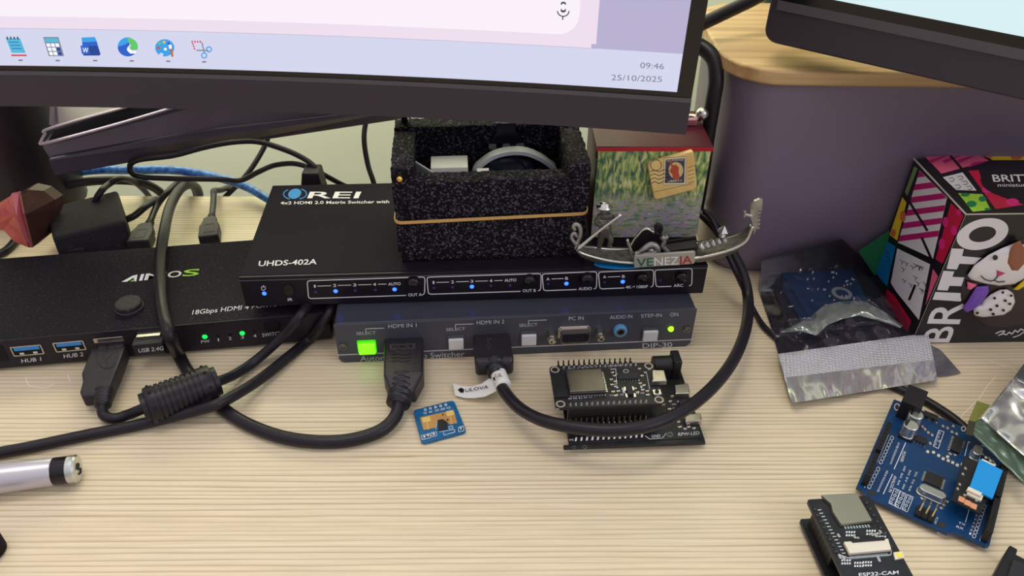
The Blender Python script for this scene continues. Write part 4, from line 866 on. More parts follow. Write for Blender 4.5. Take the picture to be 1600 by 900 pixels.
# deck, a little below the gunwale
dV = []
for i, p in enumerate(gun):
    t = i/(n_-1); w_ = 7.5*sin(pi*min(1, t*1.02))**.75 if t < .98 else .2
    w_ = max(.3, w_) ; dV += [Vector((p.x, p.y+w_*.0, p.z-.2)), Vector((p.x, p.y+w_*1.75, p.z-.2))]
hull.add(dV, [(2*i, 2*i+1, 2*i+3, 2*i+2) for i in range(n_-1)])
autosmooth(hull.build('hull', m_pewd, gon), 50)
rl = MB(); rl.tube(gun[2:-2], .85, 8, sub=1); rl.tube([p+Vector((0, (7.5*sin(pi*min(1, i/(n_-1)*1.02))**.75)*1.75, 0)) for i, p in enumerate(gun)][2:-3], .6, 8, sub=1); tag(rl.build('gunwale', m_pewl, gon, smooth=True), 'polished bright rim')
# ferro (the comb at the bow)
fo = MB(); yb = gY
def gp2(l, dy=0): return [aty(x, y, gY+dy) for x, y in l]
fo.slab(gp2([(1176, 352), (1172, 338), (1173, 325), (1179, 315), (1187, 311.5), (1192, 312), (1191, 329), (1184, 331), (1183, 357), (1178, 368)]), (0, 1, 0), 1.8)
for k in range(5): fo.slab(gp2([(1181, 331.5+k*6), (1189.5-k*.6, 331.2+k*6), (1189.2-k*.6, 334+k*6), (1181, 334.3+k*6)]), (0, 1, 0), 1.8)
fo.tube(gp2([(1175, 337), (1168, 336), (1163, 335)]), .9, 8); fo.tube(gp2([(1164, 330), (1163, 339)]), .8, 8, sub=1)
fo.build('bow_comb', m_pew, gon, bevel=.3)
fo = MB(); fo.tube(gp2([(900, 388), (903, 378), (907, 366), (906, 355), (900, 350), (896, 354), (898, 359)]), 1.1, 10); fo.tube(gp2([(905, 385), (897, 378), (893, 370), (897, 364), (902, 370)]), 1.0, 10); fo.build('stern_scroll', m_pew, gon, smooth=True)
# seats
st_ = MB()
def gs(l, dy): return gp2(l, dy)
st_.slab(gs([(988, 400), (985, 388), (990, 377), (996, 369), (1004, 360), (1012, 358), (1020, 363), (1029, 366), (1036, 372), (1040, 386), (1040, 400)], 8), (0, 1, 0), 2)
st_.build('seat_back', mat('seat_black', (20, 16, 20), .5), gon, bevel=.4)
st_ = MB(); st_.tube(gs([(988, 400), (984.5, 388), (990, 376), (997, 367), (1004, 359.5), (1012, 357.5), (1020, 362), (1030, 365)], 7.8), .8, 8); st_.tube(gs([(980, 374), (984, 386), (991, 402)], 0.6), .8, 8); st_.build('seat_trim', m_pewl, gon, smooth=True)
st_ = MB(); st_.slab(gs([(1041, 378), (1088, 371), (1090, 389), (1044, 398)], 7.5), (0, 1, 0), 1.5); st_.slab(gs([(1041, 399), (1090, 391.5), (1089, 386), (1042, 393)], 2), (0, 1, .2), 5); st_.build('well', MATS['seat_black'], gon)
st_ = MB(); st_.tube(gs([(993, 397), (1000, 394), (1007, 388), (1016, 382), (1025, 384), (1028, 391), (1022, 396)], 1.2), 1.5, 10); st_.tube(gs([(1034, 370), (1038, 376), (1036, 384), (1041, 391), (1044, 396), (1036, 398)], 1.2), 1.2, 10); st_.tube(gs([(1034, 371), (1040, 372), (1043, 369)], 1.2), 1.1, 8); st_.tube(gs([(995, 399), (1015, 396), (1038, 398)], .8), 1.1, 8); st_.ball(gs([(1017, 391)], 3)[0], 2.6, 10); st_.build('swan_ornament', m_pew, gon, smooth=True)
st_ = MB(); st_.tube(gs([(1020, 366), (1026, 361), (1025, 354), (1029, 351), (1033, 356), (1030, 368)], 7.5), 1.1, 8); st_.build('seat_crest', MATS['seat_black'], gon, smooth=True)
st_ = MB()
for k in range(5): c = gs([(1096+k*9, 384.5-k*2.4)], 2.4)[0]; st_.lathe([(.1, -1.5), (2.0-k*.15, -.6), (2.2-k*.15, .6), (.1, 1.9)], c, 'z', 8, sy=1.6)
st_.build('deck_scrolls', m_pew, gon, smooth=True)
c = gs([(1130, 364)], 4)[0]; st_ = MB(); st_.lathe([(.1, -2.6), (2.0, -1.8), (1.1, -.4), (3.2, 1.2), (.1, 4.2)], c, 'z', 6); st_.cyl(c+Vector((0, 0, -6)), 1, 4, 'z', 8); st_.build('deck_lantern', m_pewl, gon)
# oarsman
om = MB(); yo = 5
def body_skin():
    J = {'pel': G(946, 363, yo), 'wst': G(946, 356, yo), 'ch': G(945, 343, yo), 'nk': G(944, 334.5, yo), 'hd': G(944.5, 327, yo), 'shl': G(936, 338, yo+1), 'ell': G(932, 349, yo-1), 'hal': G(941, 353, yo-4),
         'shr': G(953, 337, yo-1), 'elr': G(962, 343, yo-2), 'har': G(962, 337, yo-4), 'hil': G(941, 366, yo), 'knl': G(938, 377, yo+1), 'anl': G(936, 389, yo+1), 'tol': G(932, 390, yo), 'hir': G(950, 366, yo), 'knr': G(956, 375, yo-1.5), 'anr': G(950, 386, yo-1), 'tor': G(957, 385, yo-2)}
    R = {k: v*1.25 for k, v in dict(pel=2.7, wst=2.3, ch=3.1, nk=1.2, hd=2.1, shl=1.4, ell=1.15, hal=.95, shr=1.4, elr=1.15, har=.95, hil=1.8, knl=1.4, anl=.9, tol=.7, hir=1.8, knr=1.4, anr=.9, tor=.7).items()}
    E_ = [('pel', 'wst'), ('wst', 'ch'), ('ch', 'nk'), ('nk', 'hd'), ('ch', 'shl'), ('shl', 'ell'), ('ell', 'hal'), ('ch', 'shr'), ('shr', 'elr'), ('elr', 'har'), ('pel', 'hil'), ('hil', 'knl'), ('knl', 'anl'), ('anl', 'tol'), ('pel', 'hir'), ('hir', 'knr'), ('knr', 'anr'), ('anr', 'tor')]
    ks = list(J); me = bpy.data.meshes.new('oarsman'); me.from_pydata([J[k]*S for k in ks], [(ks.index(a), ks.index(b)) for a, b in E_], []); me.materials.append(mat('aged_pewter', (98, 94, 88), .45, .6, bump=(500, .5)))
    o = bpy.data.objects.new('oarsman', me); COL.objects.link(o); o.parent = gon; k = o.modifiers.new('skin', 'SKIN')
    for i, kk in enumerate(ks): me.skin_vertices[0].data[i].radius = (R[kk]*S, R[kk]*S)
    me.skin_vertices[0].data[0].use_root = True; k.use_smooth_shade = True
    u = o.modifiers.new('sub', 'SUBSURF'); u.levels = 2; u.render_levels = 2; return o
oar_man = body_skin()
c = G(944.5, 324, yo); om = MB(); om.lathe([(3.9, 0), (4.1, .4), (2.5, .7), (2.3, 2.4), (.1, 2.7)], c, 'z', 18, sy=.9); tag(om.build('hat', m_pewl, oar_man, smooth=True), 'bright flat-brimmed hat')
om = MB()
for k in range(6): cc = G(945, 340+k*2.6, yo); om.lathe([(4.0-.14*k, 0), (4.25-.14*k, .25), (4.0-.14*k, .5)], cc, 'z', 16, sy=.9, cap=False)
om.build('striped_shirt', m_pew, oar_man, smooth=True)
om = MB(); om.tube([G(971, 335, 0), G(935, 362, -1.5), G(902, 390, -3)], lambda t: .75+.7*max(0, t-.5)*2*.6, 10); tag(om.build('oar', m_pewl, gon, smooth=True), 'polished oar')
# name plate
pl = MB(); gpl = onplane(frame(0, 324.5, 0, 0), 1, 0); A_ = [gpl(990, 397), gpl(1086, 389.5), gpl(1085, 412), gpl(991, 419)]
A_ = [gpl(991, 401), gpl(1087, 397), gpl(1085, 413.5), gpl(991, 417.5)]
Ml = frame(0, 324.5, 0, 0)
A_ = rquad([gpl(991, 400), gpl(1087, 393.5), gpl(1085, 412.5), gpl(991, 418.5)], 1)
mb = MB(); mb.M = Ml; mb.slab(A_, (0, 1, 0), 1.5); npl = mb.build('name_plate', mat('plate_pewter', (172, 172, 164), .4, .5), gon, bevel=.2)
mb = MB(); mb.M = Ml; a = gpl(1040, 405); mb.box(a.x-8, a.x+8, 1.5, 5.5, 49, 51); mb.build('plate_bracket', m_pewd, gon)
d = Decal(gpl, .12); d.M = Ml
for t, x0, x1, k in (('VE', 994.5, 1020.5, 0), ('NEZ', 1022.5, 1060.5, 1), ('IA', 1062.5, 1081.5, 2)):
    yb_ = lambda x: 416.6-(x-994)*.058
    d.text(t, (x0, yb_(x0)), (x1, yb_(x1)), 12.5, k, k != 1, up=(0, -1))
d.build('lettering', [mat('enamel_green', (30, 92, 70), .35), mat('enamel_white', (232, 232, 228), .35), mat('enamel_red', (172, 34, 44), .35)], npl)

# ------------------------------------------------------------------ red foil ornament and dark block at the left
m_fr = mat('red_foil', (175, 42, 46), .35, .45, bump=(160, 1.0), noise_=(90, (215, 110, 110), .25)); m_br = mat('dark_brown', (64, 38, 34), .4, noise_=(120, (86, 54, 44), .3)); m_pf = mat('pale_foil_edge', (220, 130, 135), .3, .4, bump=(250, 1.0))
orn = thing('ornament', 'faceted ornament, half crinkled red foil and half dark brown, at the left edge', 'ornament', Matrix.Identity(4))
def o_(px, py, y=388): return aty(px, py, y)
tp, rg, bt = o_(28, 298, 384), o_(20, 345, 372), o_(48, 388, 380)
brn = [o_(28, 303, 380), o_(45, 293, 392), o_(68, 298, 396), o_(86, 312, 398), o_(88, 324, 398), o_(80, 345, 396), o_(68, 372, 390), o_(49, 388, 380)]
mid = o_(40, 335, 377)
mb = MB(); bk = [p+Vector((0, 9, -2)) for p in brn]
mb.add(brn+[mid]+bk, [(i, i+1, 8) for i in range(7)]+[(7, 0, 8)]+[(9+i for i in range(8))][0:0]+[tuple(range(9, 17))]+[(i, (i+1) % 8, 9+(i+1) % 8, 9+i) for i in range(8)])
mb.build('brown_side', m_br, orn, bevel=.5)
red = [o_(18, 305, 380), o_(-6, 320, 386), o_(-25, 345, 386), o_(-20, 360, 386), o_(5, 360, 384), o_(22, 378, 382), o_(46, 388, 379)]
mb = MB(); n = len(red); bk = [p+Vector((0, 9, -2)) for p in red]; mid = o_(24, 335, 376)
mb.add(red+[mid]+bk, [(i, i+1, n) for i in range(n-1)]+[(n-1, 0, n)]+[tuple(range(n+1, 2*n+1))]+[(i, (i+1) % n, n+1+(i+1) % n, n+1+i) for i in range(n)])
mb.build('red_side', m_fr, orn, bevel=.5)
mb = MB(); mb.slab([o_(17, 304, 379), o_(29, 302, 379), o_(36, 335, 375), o_(49, 387, 378), o_(38, 372, 376), o_(26, 340, 374)], (0, 1, 0), 2); mb.build('foil_edge', m_pf, orn)
blk = thing('power_adapter', 'dusty matte black block behind the left switch box, under the arching cords', 'adapter', Matrix.Identity(4))
m_dust = mat('dusty_matte', (30, 27, 32), .85, speck=(700, (66, 62, 66), .66))
Z1 = 26; q = [atz(70, 325, Z1), atz(183, 296, Z1), atz(196, 345, Z1), atz(82, 372, Z1)]
mb = MB(); lo = [Vector((p.x, p.y, .3)) for p in q]; lo[3].y -= 1; mb.add(lo+q, [(3, 2, 1, 0), (4, 5, 6, 7), (0, 1, 5, 4), (1, 2, 6, 5), (2, 3, 7, 6), (3, 0, 4, 7)]); mb.build('body', m_dust, blk, bevel=2)
mb = MB(); c = (q[1]+q[2])/2; mb.tube([c+Vector((-3, 0, -12)), c+Vector((4, 3, -10)), c+Vector((9, 12, -8)), c+Vector((8, 30, -14))], 2.2, 10); mb.build('cord', m_cable, blk, smooth=True)
# ------------------------------------------------------------------ circuit boards
m_pcbblue = mat('blue_circuit_board', (12, 50, 92), .3, noise_=(300, (16, 62, 106), .2)); m_silk = mat('silk_white', (222, 224, 226), .6); m_hdr = mat('header_plastic', (24, 22, 25), .45)
m_pin = mat('pin_metal', (206, 196, 176), .25, 1); m_whitep = mat('cream_plastic', (226, 218, 198), .5); m_can = mat('shield_metal', (140, 132, 124), .3, 1, noise_=(90, (118, 110, 108), .3)); m_alu = mat('aluminium', (208, 210, 206), .3, .9)
def P2(g, *pts): return [(g(x, y).x, g(x, y).y) for x, y in pts]
def comp(par, name, mats, g, pts, z0, z1, bevel=.15, m=0):
    mb = MB(); mb.prism(P2(g, *pts), z0, z1); return mb.build(name, mats, par, bevel=bevel)
def sop(par, g, c, L_, Wd, ang, z, n, h=1.5, name='chip', pitch=None, four=False):
    """chip with gull legs: c photo point of its centre"""
    p = g(*c); M = Matrix.Translation((p.x, p.y, z)) @ Matrix.Rotation(ang, 4, 'Z')
    mb = MB(); mb.M = M; mb.box(-L_/2, L_/2, -Wd/2, Wd/2, .1, h); ch = mb.build(name, m_chip, par, bevel=.15)
    lg = MB(); lg.M = M; pt = pitch or (L_-.6)/max(1, n-1)
    for k in range(n):
        x = (k-(n-1)/2)*pt
        for s_ in (-1, 1):
            lg.box(x-pt*.28, x+pt*.28, min(s_*Wd/2, s_*(Wd/2+1)), max(s_*Wd/2, s_*(Wd/2+1)), 0.02, .35)
            if four: lg.box(min(s_*L_/2, s_*(L_/2+1)), max(s_*L_/2, s_*(L_/2+1)), x-pt*.28, x+pt*.28, .02, .35)
    lg.build('chip_legs', m_solder, ch); return ch
def smd(par, g, pts, z, w_=1.6, l_=.9, ang=0, m=None, ends=True):
    mb = MB()
    for c in pts:
        p = g(*c); mb.M = Matrix.Translation((p.x, p.y, z)) @ Matrix.Rotation(ang, 4, 'Z')
        if ends: mb.box(-w_/2, -w_*.22, -l_/2, l_/2, 0, .6, 1); mb.box(w_*.22, w_/2, -l_/2, l_/2, 0, .6, 1)
        mb.box(-w_*.22, w_*.22, -l_/2, l_/2, 0, .58, 0)
    o = mb.build('small_components', [m or m_cap, m_solder], par); o['kind'] = 'stuff'; return o
def hc49(par, g, c, ang, z, L_=11, Wd=4.4, h=3.4):
    p = g(*c); M = Matrix.Translation((p.x, p.y, z)) @ Matrix.Rotation(ang, 4, 'Z')
    mb = MB(); mb.M = M; mb.prism(rrect(-L_/2-.5, L_/2+.5, -Wd/2-.4, Wd/2+.4, Wd/2, 6), 0.1, .6); mb.prism(rrect(-L_/2, L_/2, -Wd/2, Wd/2, Wd/2-.05, 6), .6, h, P2=rrect(-L_/2+.1, L_/2-.1, -Wd/2+.1, Wd/2-.1, Wd/2-.15, 6))
    return autosmooth(mb.build('crystal', m_alu, par, bevel=.25), 40)

# --- blue controller board (bottom right)
MU = frame(189.9, 277.2, 0, radians(-124.4)); ZU = 4.15
uno = thing('controller_board', 'large blue circuit board printed UNO, with power jack, at the lower right', 'circuit board', MU)
ol = [(0, 0), (66.04, 0), (66.04, 2.54), (68.58, 5.08), (68.58, 37.85), (66.04, 40.39), (66.04, 52.2), (64.9, 53.34), (0, 53.34)]
mb = MB(); mb.prism(ol, 2.5, ZU); mb.build('pcb', m_pcbblue, uno, bevel=.12)
mb = MB()
for x, y in ((14, 2.6), (15.3, 50.7), (66, 7.6), (66, 35.5)): mb.cyl((x, y, 0), 1.6, 2.5, 'z', 12)
mb.build('solder_feet', m_solder, uno)
gu_ = onplane(MU, 2, ZU)
mb = MB(); mb.box(-1.8, 12, 3.4, 12.4, ZU, ZU+10.8); mb.cyl((-1.9, 7.9, ZU+6.4), 3.1, .2, 'x', 18); jk = mb.build('power_jack', m_hdr, uno, bevel=.5)
def cyl_cap(c, r=3.3, h=7.6):
    p = gu_(*c); mb = MB(); mb.prism(rrect(p.x-r, p.x+r, p.y-r, p.y+r, .6, 2), ZU, ZU+.8); e = mb.build('capacitor', m_hdr, uno)
    mb = MB(); mb.lathe([(r-.1, ZU+.8), (r-.05, ZU+1.3), (r-.35, ZU+1.7), (r-.05, ZU+2), (r-.05, ZU+h-.3), (r-.35, ZU+h)], (p.x, p.y, 0), 'z', 22); autosmooth(mb.build('can', m_alu, e), 30)
    mb = MB(); mb.prism([(p.x+(r-.4)*cos(a), p.y+(r-.4)*sin(a)) for a in [radians(200+k*14) for k in range(10)]], ZU+h+.02, ZU+h+.06); mb.build('polarity_mark', m_hdr, e)
for c in ((1416, 681), (1424, 664)): cyl_cap(c)
def header(par, x0, x1, yc, z0, h, n, w_=2.5, name='pin_socket'):
    mb = MB(); pt = (x1-x0)/n
    for k in range(n): mb.box(x0+k*pt+.06, x0+(k+1)*pt-.06, yc-w_/2, yc+w_/2, z0, z0+h)
    hd = mb.build(name, m_hdr, par, bevel=.12)
    mb = MB()
    for k in range(n): mb.box(x0+(k+.5)*pt-.45, x0+(k+.5)*pt+.45, yc-.45, yc+.45, z0+h-.02, z0+h+.03)
    mb.build('socket_holes', MATS['hole_dark'], hd); return hd
header(uno, 25.4, 45.7, 2.4, ZU, 7.2, 8); header(uno, 48.3, 63.5, 2.4, ZU, 7.2, 6); header(uno, 17.3, 42.7, 50.9, ZU, 7.2, 10); header(uno, 44.2, 64.5, 50.9, ZU, 7.2, 8)
def rot_for(a, b, g): p, q = g(*a), g(*b); return atan2(q.y-p.y, q.x-p.x)
aU = 0.0
sop(uno, gu_, (1494, 697), 10, 3.9, 0, ZU, 8); sop(uno, gu_, (1438, 689), 5, 3.9, pi/2, ZU, 4); sop(uno, gu_, (1458, 751), 7, 7, 0, ZU, 8, 1.3, four=True, pitch=.8)
sop(uno, gu_, (1453, 652), 6.5, 3.4, pi/2, ZU, 3, 1.6, 'regulator')
hc49(uno, gu_, (1454, 775), pi/2, ZU); hc49(uno, gu_, (1523, 712), 0, ZU, 6.5, 3.8, 4)
mb = MB(); c = gu_(1444, 806)
for i in range(3):
    for j in range(2): mb.box(c.x-2.4+j*2.5, c.x+j*2.5, c.y-3.7+i*2.5, c.y-1.35+i*2.5, ZU, ZU+2.5)
ic = mb.build('programming_header', m_hdr, uno, bevel=.1); mb = MB()
for i in range(3):
    for j in range(2): mb.box(c.x-1.5+j*2.5, c.x-.9+j*2.5, c.y-2.8+i*2.5, c.y-2.2+i*2.5, ZU+2.5, ZU+8.5)
mb.build('header_pins', m_pin, ic)
smd(uno, gu_, [(1449, 707), (1458, 708), (1466, 713), (1473, 718), (1480, 715), (1481, 721), (1488, 724), (1495, 728), (1503, 727), (1512, 733)], ZU, 2.2, 1.2, pi/2 * 0, m_whitep)
smd(uno, gu_, [(1473, 667), (1480, 670), (1489, 667), (1487, 676), (1494, 679), (1445, 672), (1450, 677), (1456, 681), (1441, 668), (1453, 694), (1468, 691), (1530, 738), (1535, 711), (1545, 717), (1551, 722)], ZU, 1.8, 1.0, .3)
smd(uno, gu_, [(1484, 710), (1492, 712), (1474, 790), (1480, 785), (1470, 795), (1440, 780)], ZU, 1.6, .9, 1.2)
d = Decal(gu_, .06)
for k in range(8): d.ring(1393.5-k*2.45, 684.5+k*5.35, 2.6, 1.0, 0, 3.0, 10)
for k in range(6): d.ring(1372-k*2.75, 733+k*5.5, 2.6, 1.1, 0, 3.2, 10)
for k in range(9): d.ring(1538-k*2.0, 792+k*5.7, 2.8, 1.1, 0, 3.0, 10)
d.line([(1388.5, 679), (1370.5, 722)], 1.0); d.line([(1367, 728), (1351, 762)], 1.0); d.line([(1415, 692), (1397, 733)], 1.2); d.line([(1394.5, 741), (1380, 772)], 1.2); d.line([(1547, 792), (1531, 845)], 1.0); d.line([(1515, 793), (1508.5, 816)], 1.1)
def vt(t, top, bot, h, bold=False): d.text(t, top, bot, h, 0, bold)
vt('POWER', (1411, 705), (1406, 721), 5); vt('ANALOG IN', (1397, 743), (1388, 768), 5)
for i, t in enumerate(('3V3', '5V', 'GND', 'GND', 'VIN')): vt(t, (1403-i*2.6, 691+i*6.6), (1400.6-i*2.6, 698+i*6.6), 3.2)
for i, t in enumerate(('A0', 'A1', 'A2', 'A3', 'A4', 'A5')): vt(t, (1385-i*2.6, 735+i*5.6), (1383-i*2.6, 740+i*5.6), 3.4)
for j, (x0, y0) in enumerate(((1413, 728), (1421, 734), (1431, 737))):
    for i in range(3): vt(('IOREF', 'SDA', 'RX')[i] if j == 0 else ('3V3', '5V', 'GND')[i] if j == 1 else ('SCL', 'TX', 'RX')[i], (x0-i*4.5, y0+i*11), (x0-i*4.5-3, y0+i*11+8), 3.0)
for j, (x0, y0) in enumerate(((1400.5, 764), (1410, 769), (1421, 774))):
    A = [(x0-3, y0-1), (x0+6, y0+3), (x0-3.5, y0+26), (x0-12, y0+22)]; d.line(A, .9, close=True)
    for k in range(4): d.ring(x0+.7-k*3.0, y0+4.5+k*5.6, 2.0, 1.0, n=8)
for q in ([(1467, 672), (1475, 675), (1466, 701), (1458, 697)],): d.line(q, .9, close=True)
for k in range(4): d.ring(1467.5-k*2.2, 677+k*5.6, 1.8, .9, n=8)
d.line([(1516, 692), (1513, 690), (1506, 718), (1512, 721)], .9); d.line([(1533, 696), (1548, 700), (1547, 695)], .9)
vt('UNO', (1500, 755), (1488, 781), 12); vt('ICSP', (1463, 808), (1459, 818), 3.6)
vt('TX', (1497, 818), (1508, 822), 3.2); vt('RX', (1494, 824), (1505, 828), 3.2)
for k, t in enumerate('7654321'): vt(t, (1527-k*2, 798+k*5.6), (1526-k*2, 801.5+k*5.6), 3.2)
for x, y in ((1461, 648.5), (1441, 650)): d.line([(x, y), (x+3, y+1)], .8)
d.line([(1441, 651), (1443, 647), (1446, 648.5)], .8)
d.ring(1401.5, 636, 4, 1.6, 0, 5, 12); d.ring(1505.5, 670, 3.2, 1.4, 0, 3.6, 12)
d.build('silkscreen', m_silk, uno)
d = Decal(gu_, .07); d.c(1362, 770.5, 5.8, ry=4.2); d.c(1471, 820, 6.6, ry=4.4); d.c(1401.5, 636, 2.8, ry=3.6); d.c(1505.5, 670, 2, ry=2.2); d.build('mounting_holes', mat('hole_brown', (52, 40, 34), .6), uno)
# --- small module lying on it
MM = MU; ZM = 12.2
gm_ = onplane(MU, 2, ZM)
mod = thing('sensor_module', 'small black module with a bright blue cover, lying on the blue UNO board', 'circuit module', MU)
q = [(1507, 712), (1561, 735), (1533, 802), (1487, 781)]
comp(mod, 'pcb', m_pcbblack, gm_, q, ZM-1.2, ZM, .1)
mb = MB(); pc = P2(gm_, *q); cxm = sum(p[0] for p in pc)/4; cym = sum(p[1] for p in pc)/4
mb.box(cxm-3, cxm+3, cym-3, cym+3, ZU+1.6, ZM-1.2); mb.build('standoff', m_hdr, mod)
comp(mod, 'cover_tape', mat('sky_blue_film', (30, 148, 222), .35), gm_, [(1528, 722), (1564, 740), (1548, 784), (1512, 766)], ZM+1.2, ZM+2.2, .1)
comp(mod, 'connector_body', m_whitep, gm_, [(1533, 719), (1554, 729), (1532, 785), (1509, 774)], ZM, ZM+1.2, .15)
comp(mod, 'connector_tab', m_whitep, gm_, [(1510, 766), (1531, 776), (1529, 781), (1507, 771)], ZM+1.2, ZM+2.6, .15)
mb = MB()
for c in ((1502, 781), (1511.5, 786.5), (1521, 791.5)): p = gm_(*c); mb.box(p.x-1.5, p.x+1.5, p.y-1.2, p.y+1.2, ZM, ZM+.5)
mb.build('tan_components', mat('orange_tan', (215, 150, 110), .4), mod, bevel=.2)
smd(mod, gm_, [(1507, 775), (1513, 772), (1519, 778), (1525, 783), (1496, 765), (1499, 758), (1504, 742), (1508, 733), (1540, 716), (1547, 721), (1554, 727)], ZM, 1.5, .8, .4)

# --- camera board on its base (bottom)
MC = frame(123.3, 206.6, 0, radians(-84.9)); ZC = 15.8
cb = thing('camera_board', 'black camera circuit board with silver card slot, raised on a second board, at the bottom', 'circuit board', MC)
mb = MB(); mb.prism(rrect(0, 40.5, 0, 27, 1.2, 4), ZC-1.6, ZC); mb.build('pcb', m_pcbblack, cb, bevel=.1)
gc = onplane(MC, 2, ZC)
base = thing('carrier_board', 'lower black board carrying the camera board, seen along its left edge', 'circuit board', MC)
gb3 = onplane(MC, 2, 3.6); c0 = gb3(1249, 811)
mb = MB(); mb.prism(rrect(c0.x, 41.5, c0.y, 27.5, 1.2, 4), 2, 3.6); mb.build('pcb', m_pcbblack, base, bevel=.1)
for y in (c0.y+3.8, 25): 
    header(base, 3.5, 24, y, 3.6, 8.4, 8)
    mb = MB(); mb.box(3.5, 24, y-1.2, y+1.2, 12.05, ZC-1.65); mb.build('pin_strip', m_hdr, cb)
mb = MB(); mb.box(27, 41, 8, 18, 3.6, 8); mb.build('usb_shell', m_silver, base, bevel=.4)
mb = MB()
for x, y in ((2, 2), (2, 25), (39, 2), (39, 25)): mb.cyl((x, y, 0), 1, 2, 'z', 8)
mb.build('solder_feet', m_solder, base)
sl = comp(cb, 'card_slot', mat('slot_steel', (152, 150, 132), .42, .55), gc, [(1282, 777), (1337, 774), (1361, 817), (1313, 823), (1300, 803), (1297, 790)], ZC+.05, ZC+1.7, .2)
mb = MB(); p0, p1 = gc(1303, 823), gc(1360, 819)
for k in range(9): t = .28+k*.08; p = p0.lerp(p1, t); mb.box(p.x+.3, p.x+1.6, p.y-.35, p.y+.35, ZC, ZC+.3)
mb.build('slot_pins', m_solder, cb)
fp = comp(cb, 'ribbon_connector', m_whitep, gc, [(1317, 850), (1386, 845), (1391, 862), (1326, 868)], ZC, ZC+1.5, .15)
comp(fp, 'latch', m_hdr, gc, [(1327, 847), (1378, 843), (1381, 848), (1330, 852)], ZC+1.55, ZC+1.9, .1)
mb = MB(); p0, p1 = gc(1328, 871), gc(1386, 866)
for k in range(24): p = p0.lerp(p1, k/23); mb.box(p.x-.5, p.x+1.0, p.y-.13, p.y+.13, ZC, ZC+.25)
mb.build('fine_pins', m_solder, fp)
fl_ = comp(cb, 'flash_led', m_whitep, gc, [(1395, 865), (1409, 863), (1412, 873), (1398, 876)], ZC, ZC+.9, .1)
p = gc(1404, 869.3); mb = MB(); mb.cyl((p.x, p.y, ZC+.9), 1.1, .15, 'z', 16); mb.build('phosphor', mat('phosphor_yellow', (248, 228, 60), .4), fl_)
mb = MB(); e0, e1 = (1267, 794), (1310, 870)
for k in range(8):
    for side in ((1273, 796, 1306, 862), (1353, 786, 1392, 854)):
        t = k/7; p = gc(side[0]+(side[2]-side[0])*t, side[1]+(side[3]-side[1])*t); mb.lathe([(.95, 0), (.8, .5), (.35, 1.0), (.05, 1.4)], (p.x, p.y, ZC), 'z', 8)
mb.build('solder_joints', mat('dull_solder', (96, 92, 92), .35, .9), cb)
smd(cb, gc, [(1310, 838), (1335, 840), (1341, 843), (1362, 836), (1368, 838), (1375, 832), (1312, 871), (1318, 873), (1372, 873), (1373, 876)], ZC, 1.6, .9, .1)
d = Decal(gc, .06)
for cc in ((1322, 830), (1354, 828), (1370, 832), (1335, 878), (1348, 877), (1315, 874)):
    for k in range(4):
        for r in range(2): d.P([(cc[0]+k*4, cc[1]+r*5), (cc[0]+k*4+2.4, cc[1]+r*5), (cc[0]+k*4+2, cc[1]+r*5+3), (cc[0]+k*4-.6, cc[1]+r*5+3)])
d.line([(1310, 866), (1325, 872), (1392, 867), (1393, 860)], .9); d.text('ESP32-CAM', (1342, 901), (1404, 897), 5.5, 0, True)
for k in range(14): d.line([(1278+k*2.9, 797+k*5.2), (1283+k*2.9, 796.6+k*5.2)], 1.1)
d.build('silkscreen', m_silk, cb)

# --- small blue radar board in the middle
gS = onplane(Matrix.Identity(4), 2, 1.7)
qs = [gS(645, 641), gS(709, 625), gS(729, 674), gS(659, 693)]
sb = thing('sensor_board', 'tiny blue sensor board with gold patches lying alone in the middle of the desk', 'circuit board', Matrix.Identity(4))
Q = rquad(qs, 2.2); mb = MB(); mb.slab([Vector((p.x, p.y, .3)) for p in Q], (0, 0, 1), 1.4); mb.build('pcb', mat('teal_blue_board', (28, 104, 150), .35, noise_=(400, (20, 86, 130), .2)), sb, bevel=.1)
mb = MB()
for k in range(3): p = gS(665+k*20, 660); mb.cyl((p.x, p.y, 0), .6, .3, 'z', 8)
mb.build('solder_feet', m_solder, sb)
d = Decal(gS, .05); d.P([(656, 652), (709, 641), (714.5, 661), (703, 663.5), (693, 656), (683, 656), (681, 668), (662, 672)], 0)
d.P([(659, 653), (671.5, 650.5), (673.5, 658), (661, 660.5)], 1, .09); d.P([(696.5, 643), (708, 640.5), (710.5, 648), (698.5, 651)], 1, .09)
d.line([(667, 659), (669, 671)], .9, 1, off=.09); d.line([(703.5, 650), (706, 662)], .9, 1, off=.09); d.c(692, 648, 1.4, 2, off=.09); d.c(699.5, 656, 1.6, 2, off=.09)
for k, t in enumerate(('TX', 'RX', 'OUT', 'GND', 'VCC')): x = 662+k*8.9; d.text(t, (x, 647.8-k*2.1), (x+7-(1.5 if k < 2 else 0), 646.3-k*2.1), 3.2, 3, True)
for k in range(5): d.ring(664.5+k*8, 640-k*1.9, 1.7, 1.2, 3, 1.5, 8)
d.line([(683, 657), (681, 671)], .8, 3); d.line([(686, 675), (703, 672), (710, 671), (711, 675), (694, 680), (693, 675.5)], .7, 3); d.line([(701, 666.5), (707, 665.5), (708, 669), (702, 670), (701, 666.5)], .7, 3); d.line([(658, 681), (672, 677), (673, 684), (660, 687), (658, 681)], .7, 3); d.line([(674, 676), (682, 674.5), (682, 681), (675, 682.5), (674, 676)], .7, 3); d.line([(716, 668), (724, 665.5), (725, 673), (717, 675), (716, 668)], .7, 3)
d.build('printed_pattern', [mat('antenna_tan', (205, 155, 90), .4, .3), mat('antenna_gold', (246, 214, 130), .35, .3), m_hdr, m_silk], sb)
comp(sb, 'chip', m_chip, gS, [(684, 658), (692, 656.5), (699, 661), (699, 671), (685, 674)], 1.7, 2.6, .1)
